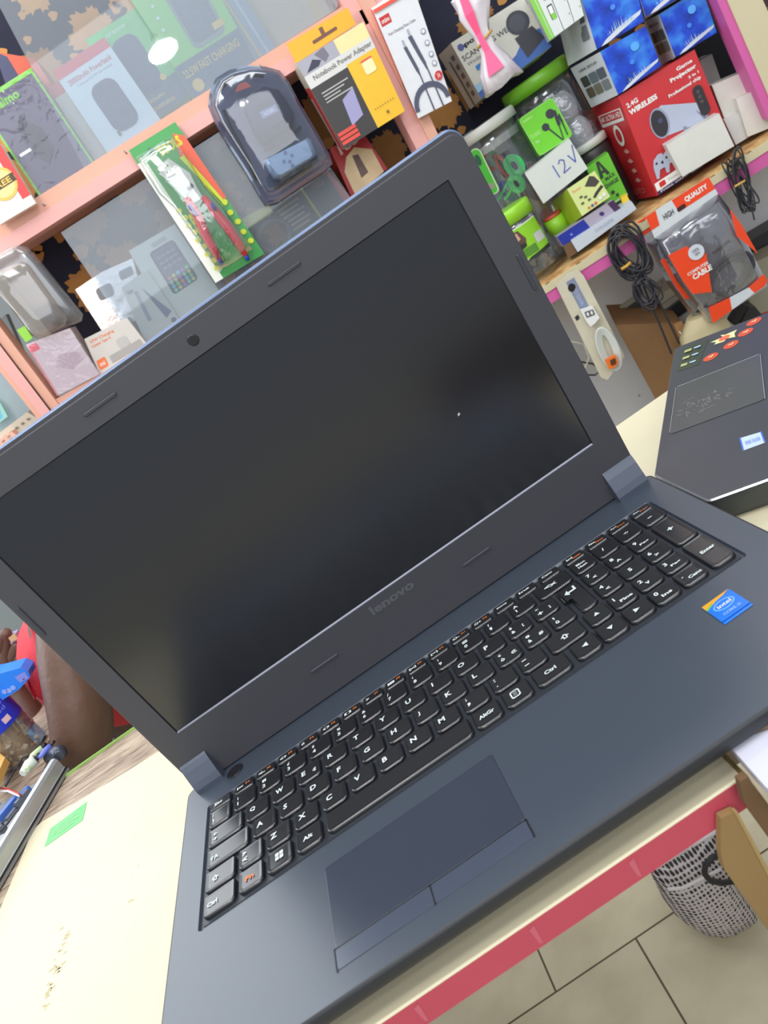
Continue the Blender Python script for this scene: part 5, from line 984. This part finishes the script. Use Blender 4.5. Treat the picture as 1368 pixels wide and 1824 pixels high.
o = m.build('keyboard', l2); o['kind'] = 'stuff'

g0, g1 = Vector((c4[1].x, c4[1].y, zp))-E1*6, Vector((c4[2].x, c4[2].y, zp))-E1*6; lu = ZUP*.94+E1*.34; m = MB(); m.prism([g0+ZUP*2, g1+ZUP*2, g1+lu*226, g0+lu*226], E1*6, blk2); m.build('lid_shell', l2)
gd = (g1-g0).normalized(); m = MB(); m.prism([g0+gd*14+lu*20-E1*.6, g1-gd*14+lu*20-E1*.6, g1-gd*14+lu*214-E1*.6, g0+gd*14+lu*214-E1*.6], E1*.5, mat((13, 17, 27), .22, var=.02, ior=1.8)); m.build('screen', l2)

# ================================================================== left end of the counter: opened chassis, jars
ch = thing('opened_computer_case', 'opened silver computer case with bare parts at the left end of the counter', 'computer', (-260, 120, ZT))
Bt = at((124, 1370), ('Z', ZT)); Bb = at((0, 1584), ('Z', ZT)); du = (Bb-Bt).normalized(); wn = Vector((du.y, -du.x, 0)); wn = wn if wn.x < 0 else -wn
Hc = 20.0; silv = mat((176, 178, 180), .3, metal=.5); L_ = 330
m = MB(); m.prism([Bt, Bt+du*L_, Bt+du*L_+wn*210, Bt+wn*210], ZUP*5, mat((150, 152, 156), .5, metal=.3)); m.build('bottom_plate', ch)
m = MB(); ls = []
for s_ in (2, L_):
    o_ = Bt+du*s_; ls.append([o_+ZUP*3+wn*1, o_+ZUP*5.5, o_+ZUP*6+wn*1, o_+ZUP*(Hc-4)+wn*0.5, o_+ZUP*(Hc-1)+wn*2, o_+ZUP*Hc+wn*6, o_+ZUP*(Hc-1)+wn*9, o_+ZUP*4+wn*9])
m.loops(ls, silv, smooth=False); m.build('side_wall', ch)
m = MB(); m.loops([[p+wn*0 for p in [Bt+du*s_-wn*.6+ZUP*3.4, Bt+du*s_-wn*.6+ZUP*5, Bt+du*s_+wn*1+ZUP*5, Bt+du*s_+wn*1+ZUP*3.4]] for s_ in (0, L_)], K_, smooth=False); m.build('seam', ch)
m = MB(); c = Bt+wn*12+ZUP*(Hc-4)-du*2; m.tube([c+wn*-10-du*2, c-du*10+wn*-6, c-du*14+wn*2, c-du*12+wn*14], [5, 8, 8, 4], mat((70, 76, 88), .3, metal=.4), n=12); m.build('hinge', ch)
rnd = random.Random(21); pcs = [((96, 100, 112), 'circuit_board'), ((60, 62, 72), 'drive_bay'), ((150, 156, 164), 'metal_bracket'), ((206, 206, 196), 'ribbon_cable'), ((70, 110, 190), 'connector'), ((110, 200, 90), 'connector'), ((226, 222, 190), 'connector')]
for k in range(64):
    s_ = rnd.uniform(4, 200); w_ = 12+110*rnd.random()**1.5; c = Bt+du*s_+wn*w_+ZUP*rnd.uniform(5, 9); a_ = rnd.uniform(0, .45); x_ = (du*math.cos(a_)+wn*math.sin(a_)); y_ = (wn*math.cos(a_)-du*math.sin(a_)); col, nm = pcs[k % len(pcs)] if k > 9 else pcs[k % 3]
    lx, ly, lz = (rnd.uniform(25, 60), rnd.uniform(14, 34), rnd.uniform(2, 7)) if k < 10 else (rnd.uniform(8, 34), rnd.uniform(4, 9), rnd.uniform(2, 8))
    m = MB(); m.prism([c, c+x_*lx, c+x_*lx+y_*ly, c+y_*ly], ZUP*lz, mat(col, .4)); m.build(nm, ch)
for k, (cc_, pts) in enumerate((((176, 40, 44), [(0, 1404), (12, 1405), (30, 1412), (36, 1416)]), ((40, 40, 46), [(10, 1400), (24, 1376), (40, 1350), (66, 1338), (90, 1326)]), ((226, 226, 230), [(0, 1410), (14, 1409), (34, 1418)]), ((44, 44, 50), [(0, 1482), (14, 1466), (28, 1446), (40, 1438)]), ((44, 44, 50), [(20, 1366), (46, 1372), (60, 1366)]))):
    m = MB(); m.tube([at(p, ('Z', ZT+16)) for p in pts], 1.1, mat(cc_, .4), n=6); m.build('wire', ch)
# jar of peanuts
pj = at((36, 1352), ('Z', ZT)); pj = at((42, 1345), ('Z', ZT)); Rr = 33
nut = thing('snack_jar', 'clear jar of chopped nuts with a royal blue label at the left edge', 'jar', pj)
m = MB(); m.lathe(pj, [(Rr*.85, 0), (Rr, 6), (Rr, 96), (Rr*.9, 104), (Rr*.7, 110)], pet, n=32); m.build('jar_body', nut)
m = MB(); m.lathe(pj, [(Rr+.4, 44), (Rr+.6, 46), (Rr+.6, 94), (Rr+.4, 96)], mat((38, 60, 206), .35, coat=.4), n=40, cap=False)
vd = (CAM-pj); vd = Vector((vd.x, vd.y, 0)).normalized(); vr = Vector((-vd.y, vd.x, 0))
ptn = lambda a, b, e=0: pj+ZUP*(44+50*b)+(vd*math.cos((a-.5)*2.2)+vr*math.sin((a-.5)*2.2))*(Rr+1+e)
ptext(m, ptn, 'GROUNDNUT', .1, .5, .9, .72, mat((130, 140, 236), .4), .03); ptext(m, ptn, 'roasted', .3, .36, .8, .46, mat((150, 150, 240), .4), 0); m.poly([ptn(.62, .1, .4), ptn(.75, .1, .4), ptn(.75, .24, .4), ptn(.62, .24, .4)], mat((236, 200, 210), .4)); m.build('jar_label', nut)
m = MB(); rnd = random.Random(33); m.lathe(pj, [(Rr-7, 3), (Rr-7, 46)], mat((190, 154, 112), .7, var=.3, scale=200), n=20)
for k in range(330):
    a_ = rnd.uniform(0, 6.28); r_ = (Rr-5)*math.sqrt(rnd.uniform(.45, 1)); z = rnd.uniform(3, 50); c = pj+Vector((r_*math.cos(a_), r_*math.sin(a_), z)); s_ = rnd.uniform(3.2, 5.5)
    vs = [c+Vector((s_*rnd.uniform(.6, 1)*dx, s_*rnd.uniform(.6, 1)*dy, s_*rnd.uniform(.6, 1)*dz)) for dx, dy, dz in ((1, 0, 0), (-1, 0, 0), (0, 1, 0), (0, -1, 0), (0, 0, 1), (0, 0, -1))]
    m.add(vs, [(0, 2, 4), (2, 1, 4), (1, 3, 4), (3, 0, 4), (2, 0, 5), (1, 2, 5), (3, 1, 5), (0, 3, 5)], mat([(206, 172, 128), (176, 136, 96), (226, 204, 168)][k % 3], .6))
o = m.build('chopped_nuts'); tag(o, 'chopped brown nuts filling the bottom of the snack jar', 'nuts'); o['kind'] = 'stuff'
# blue pouch lying over the jar
m = MB(); bl_ = mat((26, 130, 246), .35, coat=.4, bump=.5, bscale=40); cb_ = pj+ZUP*112+vd*6; vl = vr
bq = [(-20, 1204), (0, 1200), (36, 1190), (50, 1196), (54, 1206), (34, 1228), (12, 1242), (-20, 1262)]; yq = pj.y-8
b0 = [at(p, ('Y', yq)) for p in bq]; m.prism(b0, Vector((0, 26, 0)), bl_); ff = Face(m, *[at(p, ('Y', yq-.5)) for p in ((26, 1206), (44, 1196), (52, 1208), (36, 1216))], (0, 1, 0)); ff.rect(0, 0, 1, 1, mat((130, 140, 226), .4)); ff.disc(.5, .2, .1, mat((70, 80, 160), .4))
for (u, v) in ((8, 1232), (16, 1230), (23, 1225)):
    c = at((u, v), ('Y', yq-.8)); m.poly([c+Vector((3*math.cos(a), 0, 3*math.sin(a))) for a in [6.283*k/12 for k in range(12)]], mat((140, 170, 250), .4))
tag(m.build('snack_pouch'), 'bright blue pouch resting on top of the nut jar', 'pouch')
# clear tubs between the jar and the person
for (u, v, rr, hh, lab_, col) in ((78, 1316, 20, 78, 'clear plastic tub beside the nut jar, in front of the arm', clear('tub_clear', (206, 214, 226), .35, .3, .1)), (66, 1300, 18, 70, 'cloudy tub behind the clear one near the arm', clear('tub_cloudy', (196, 200, 216), .3, .4, .1))):
    c = at((u, v), ('Z', ZT)); c = c+Vector((-30, 0, 0)) if u == 66 else c+Vector((-16, 0, 0)); m = MB(); t = thing('plastic_tub', lab_, 'tub', c)
    m.lathe(c, [(rr*.8, 0), (rr, hh*.8), (rr, hh)], col, n=24); 
    for k in range(4): m.lathe(c, [(rr+.4, hh*(.3+.16*k)), (rr+.8, hh*(.32+.16*k)), (rr+.4, hh*(.34+.16*k))], col, n=24, cap=False)
    m.build('tub_body', t); m = MB(); m.lathe(c, [(rr+.2, 3), (rr*.96, 22)], mat((120, 176, 226) if u == 78 else (200, 220, 200), .4), n=24, cap=False); m.build('tub_label', t)
    if u == 66: m = MB(); m.lathe(c+ZUP*hh, [(11, 0), (12, 6), (11, 12)], mat((206, 196, 96), .4), n=20); m.build('cap', t)
m = MB(); 
for k in range(5): pass
c = at((-34, 1404), ('Z', ZT)); m.loops([[c+Vector((w*math.cos(a)*(1+.12*math.sin(3*a+k)), w*.7*math.sin(a), z)) for a in [6.283*i/20 for i in range(20)]] for k, (w, z) in enumerate(((46, 30), (52, 44), (44, 62), (20, 74), (3, 78)))], clear('poly_bag2', (220, 230, 232), .3, .45, .15, bump=.6, bscale=45)); tag(m.build('plastic_bag'), 'puffy pale plastic bag at the left edge below the nut jar', 'plastic bags')
for lab_, c_, ps, r_ in (('pale green pen lying behind the silver case', (196, 216, 170), [(48, 1372), (60, 1346), (76, 1332)], 4), ('blue pen lying behind the silver case by the arm', (110, 124, 216), [(70, 1350), (80, 1338), (90, 1328)], 3.2), ('white marker near the pens behind the silver case', (214, 220, 206), [(40, 1378), (52, 1362), (64, 1352)], 6)):
    m = MB(); P_ = [at(p, ('Z', ZT+24)) for p in ps]; m.tube(P_, [r_*.6, r_, r_*.9], mat(c_, .4), n=10); m.tube([P_[-1], P_[-1]+(P_[-1]-P_[0]).normalized()*6], r_*.5, K_, n=8); tag(m.build('pen'), lab_, 'pen')
m = MB(); q = quad([(-20, 1370), (8, 1350), (18, 1358), (0, 1400), (-20, 1420)], ('Z', ZT+20)); m.prism(q, ZUP*8, mat((226, 176, 96), .5)); tag(m.build('tape_roll_box'), 'orange yellow card box at the left edge behind the silver case', 'box')

# ================================================================== person leaning at the counter
skin = mat((98, 70, 58), .5, var=.16, scale=22, bump=.8, bscale=60); shirt = mat((200, 36, 52), .7, var=.08)
def skin_body(name, nodes, edges, parent, m_, sub=2):
    me = bpy.data.meshes.new(name); org = ORG[parent.name]
    me.from_pydata([tuple((Vector(p)-org)*S) for p, r in nodes], edges, []); o = bpy.data.objects.new(name, me); scene.collection.objects.link(o); o.parent = parent
    ORG[o.name] = org
    sk = o.modifiers.new('skin', 'SKIN'); sk.use_smooth_shade = True; sk.branch_smoothing = .6
    for i, (p, r) in enumerate(nodes):
        r = r if isinstance(r, tuple) else (r, r); me.skin_vertices[0].data[i].radius = (r[0]*S, r[1]*S); 
    me.skin_vertices[0].data[0].use_root = True
    o.modifiers.new('sub', 'SUBSURF').levels = sub; o.modifiers['sub'].render_levels = sub; me.materials.append(m_); return o
def Y(p, y): return at(p, ('Y', y))
pz = Y((240, 1330), 470)
pr_ = thing('person', 'person in a red shirt leaning at the counter left of the laptop, arm bare', 'person', Vector((pz.x, pz.y, ZF)))
hip = Vector((pz.x+60, 560, -60)); chest = Y((162, 1152), 455); neck = Y((150, 998), 415); head = Y((215, 945), 390)
shL = Y((105, 1040), 380); el = Y((150, 1300), 300); wrA = Y((105, 1420), 420)
nodes = [(hip, (130, 95)), ((hip+chest)/2, (120, 90)), (chest, (104, 78)), (neck+(chest-neck)*.25, (80, 62)), (neck, 46), (head, (66, 70)), (head+Vector((0, 0, 60)), (60, 66)),
         (shL, 40), (Y((122, 1150), 335), 37), (Y((134, 1225), 312), 35), (el, 36), (Y((142, 1350), 306), 33), (Y((90, 1330), 470), 27), (Y((20, 1230), 520), 20), (Y((6, 1190), 520), 22),
         (hip+Vector((75, 20, -90)), 78), (hip+Vector((85, 10, -220)), 66), (hip+Vector((85, 0, -370)), 50), (Vector((hip.x+85, hip.y+40, ZF+50)), 36), (Vector((hip.x+95, hip.y-60, ZF+28)), 26),
         (hip+Vector((-75, 20, -90)), 78), (hip+Vector((-85, 10, -220)), 66), (hip+Vector((-85, 0, -370)), 50), (Vector((hip.x-85, hip.y+40, ZF+50)), 36), (Vector((hip.x-95, hip.y-60, ZF+28)), 26),
         (chest+Vector((130, -10, 40)), 42), (chest+Vector((170, -60, -60)), 36), (chest+Vector((120, -110, -150)), 28)]
edges = [(0, 1), (1, 2), (2, 3), (3, 4), (4, 5), (5, 6), (3, 7), (7, 8), (8, 9), (9, 10), (10, 11), (11, 12), (12, 13), (13, 14), (0, 15), (15, 16), (16, 17), (17, 18), (18, 19), (0, 20), (20, 21), (21, 22), (22, 23), (23, 24), (3, 25), (25, 26), (26, 27)]
# five fingers of the raised hand
hb = nodes[14][0]
for k, (p1, p2, p3, r_) in enumerate((((-4, 1165), (2, 1140), (4, 1128), 8.5), ((10, 1160), (12, 1138), (10, 1122), 8.5), ((22, 1172), (30, 1150), (34, 1146), 8.5), ((28, 1182), (40, 1166), (46, 1164), 8), ((32, 1192), (46, 1184), (54, 1182), 8.5))):
    i0 = len(nodes); nodes += [(Y(p1, 512), r_+1), (Y(p2, 505), r_), (Y(p3, 498), r_*.85)]; edges += [(14, i0), (i0, i0+1), (i0+1, i0+2)]
skin_body('body', nodes, edges, pr_, skin)
sn = [(hip, (142, 106)), ((hip+chest)/2, (134, 104)), (chest, (144, 104)), (neck+(chest-neck)*.3, (122, 90)), (shL+(chest-shL)*.35, (62, 60)), (shL, 54), (Y((106, 1085), 362), 46), (chest+Vector((130, -10, 40)), 54), (chest+Vector((160, -45, -30)), 48)]
o = skin_body('shirt', sn, [(0, 1), (1, 2), (2, 3), (3, 4), (4, 5), (5, 6), (3, 7), (7, 8)], pr_, shirt); o['label'] = 'red short sleeved shirt'
hm_ = MB(); hm_.lathe(head+Vector((0, 6, 20)), [(72, 0), (80, 30), (74, 66), (46, 92), (10, 100)], mat((24, 20, 20), .9, bump=.8, bscale=300), n=24); hm_.build('hair', pr_)
for sx in (-1, 1):
    hm_ = MB(); hm_.lathe(head+Vector((sx*24, -66, 20)), [(9, -2), (9, 4), (3, 7)], W_, axis=Vector((0, -1, 0)), n=12); hm_.lathe(head+Vector((sx*24, -73, 20)), [(4, 0), (2, 1)], K_, axis=Vector((0, -1, 0)), n=10); hm_.build('eye', pr_)
hm_ = MB(); hm_.tube([head+Vector((0, -68, 14)), head+Vector((0, -80, -4)), head+Vector((0, -84, -14)), head+Vector((0, -72, -20))], [6, 9, 12, 6], skin, n=10); hm_.build('nose', pr_)
hm_ = MB(); hm_.tube([head+Vector((-20, -64, -36)), head+Vector((0, -72, -38)), head+Vector((20, -64, -36))], [3, 6, 3], mat((110, 60, 56), .5), n=8); hm_.build('mouth', pr_)
# what the raised hand holds
m = MB(); q = [Y(p, 500) for p in ((12, 1134), (28, 1128), (44, 1152), (30, 1166))]; m.prism(q, Vector((0, 12, 0)), mat((170, 160, 190), .4)); m.prism([Y(p, 496) for p in ((14, 1136), (26, 1130), (32, 1138), (20, 1144))], Vector((0, 4, 0)), mat((206, 184, 140), .4)); tag(m.build('small_device'), 'small lilac grey part held in the raised hand at left', 'device')

# ================================================================== floor things, lower right
net = bpy.data.materials.new('net_weave'); net.use_nodes = True; nt = net.node_tree; b = nt.nodes['Principled BSDF']; uvn = nt.nodes.new('ShaderNodeTexCoord'); vo = nt.nodes.new('ShaderNodeTexVoronoi'); vo.inputs['Scale'].default_value = 175; vo.inputs['Randomness'].default_value = .15
cr = nt.nodes.new('ShaderNodeValToRGB'); cr.color_ramp.elements[0].position = .38; cr.color_ramp.elements[0].color = rgb((40, 37, 40)); cr.color_ramp.elements[1].position = .5; cr.color_ramp.elements[1].color = rgb((206, 198, 196))
mpn = nt.nodes.new('ShaderNodeMapping'); mpn.inputs['Scale'].default_value = (1, 0.02, 1); nt.links.new(uvn.outputs['Object'], mpn.inputs[0]); nt.links.new(mpn.outputs[0], vo.inputs['Vector']); nt.links.new(vo.outputs['Distance'], cr.inputs[0]); nt.links.new(cr.outputs[0], b.inputs['Base Color']); b.inputs['Roughness'].default_value = .6
PB = at((1262, 1600), ('Z', ZF)); 
nb = thing('net_bag', 'grey mesh bag with white piping lying on the tiled floor under the counter', 'bag', PB)
def on_plane(p): return at(p, ('Y', PB.y-30))
sil_ = [(1162, 1556), (1170, 1578), (1185, 1606), (1206, 1634), (1236, 1652), (1272, 1662), (1304, 1656), (1340, 1640), (1362, 1620), (1340, 1590), (1318, 1560), (1290, 1500), (1284, 1470), (1220, 1500), (1180, 1530)]
b0 = [on_plane(p) for p in sil_]; c0 = sum(b0, Vector())/len(b0)
m = MB(); ls = [[c0+(p-c0)*k+Vector((0, h, 0)) for p in b0] for k, h in ((.25, -46), (.6, -38), (.88, -20), (1, 4), (.9, 40), (.5, 60))]; m.loops(ls, net); m.build('bag_body', nb)
def front(p, h=-40): return at(p, ('Y', PB.y-30+h))
wp = mat((226, 222, 222), .4); m = MB(); m.tube([front(p, -22) for p in ((1168, 1545), (1188, 1532), (1224, 1512))], 3, wp); m.tube([front(p, -26) for p in ((1234, 1505), (1260, 1490), (1282, 1478))], 3, wp); m.tube([front(p, -48) for p in ((1190, 1584), (1216, 1582), (1250, 1566), (1284, 1548))], 2.4, wp); m.build('piping', nb)
m = MB(); m.tube([front(p, -56) for p in ((1284, 1522), (1268, 1528), (1256, 1542), (1255, 1556), (1264, 1568), (1284, 1573), (1306, 1570))], 4, mat((42, 42, 46), .5)); m.build('carry_loop', nb)
# cardboard box beside the counter with open flap, white bag on it
kb_ = thing('cardboard_box', 'tall tan cardboard box with an open flap beside the counter corner', 'box', (360, -300, ZF))
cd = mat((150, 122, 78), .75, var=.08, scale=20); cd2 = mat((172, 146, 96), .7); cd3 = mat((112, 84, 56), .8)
yb = -250
m = MB(); fq = [at(p, ('Y', yb)) for p in ((1284, 1458), (1310, 1446), (1368, 1552), (1420, 1650), (1400, 1700), (1290, 1548), (1284, 1520))]; m.prism(fq, Vector((0, 4, 0)), cd); m.prism([at(p, ('Y', yb-1)) for p in ((1308, 1447), (1314, 1446), (1400, 1606), (1394, 1610))], Vector((0, 3, 0)), cd2); m.build('flap', kb_)
X0 = 345; m = MB(); 
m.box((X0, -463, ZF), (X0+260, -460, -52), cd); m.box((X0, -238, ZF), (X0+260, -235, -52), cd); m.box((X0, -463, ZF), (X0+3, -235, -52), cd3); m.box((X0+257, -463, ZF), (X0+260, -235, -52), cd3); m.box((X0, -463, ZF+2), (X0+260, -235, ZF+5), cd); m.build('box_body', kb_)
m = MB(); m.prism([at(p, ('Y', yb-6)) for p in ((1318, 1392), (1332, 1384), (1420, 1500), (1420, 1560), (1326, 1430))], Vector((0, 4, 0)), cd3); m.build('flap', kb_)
pb = MB(); wq = [at(p, ('Z', -12)) for p in ((1299, 1330), (1335, 1318), (1420, 1290), (1420, 1440), (1368, 1408))]; wb = mat((216, 216, 232), .45, bump=.4, bscale=20); pb.prism([p-ZUP*8 for p in wq], ZUP*10, wb); tag(pb.build('paper_packet'), 'white lilac paper packet overhanging the counter corner at the right edge', 'packet')
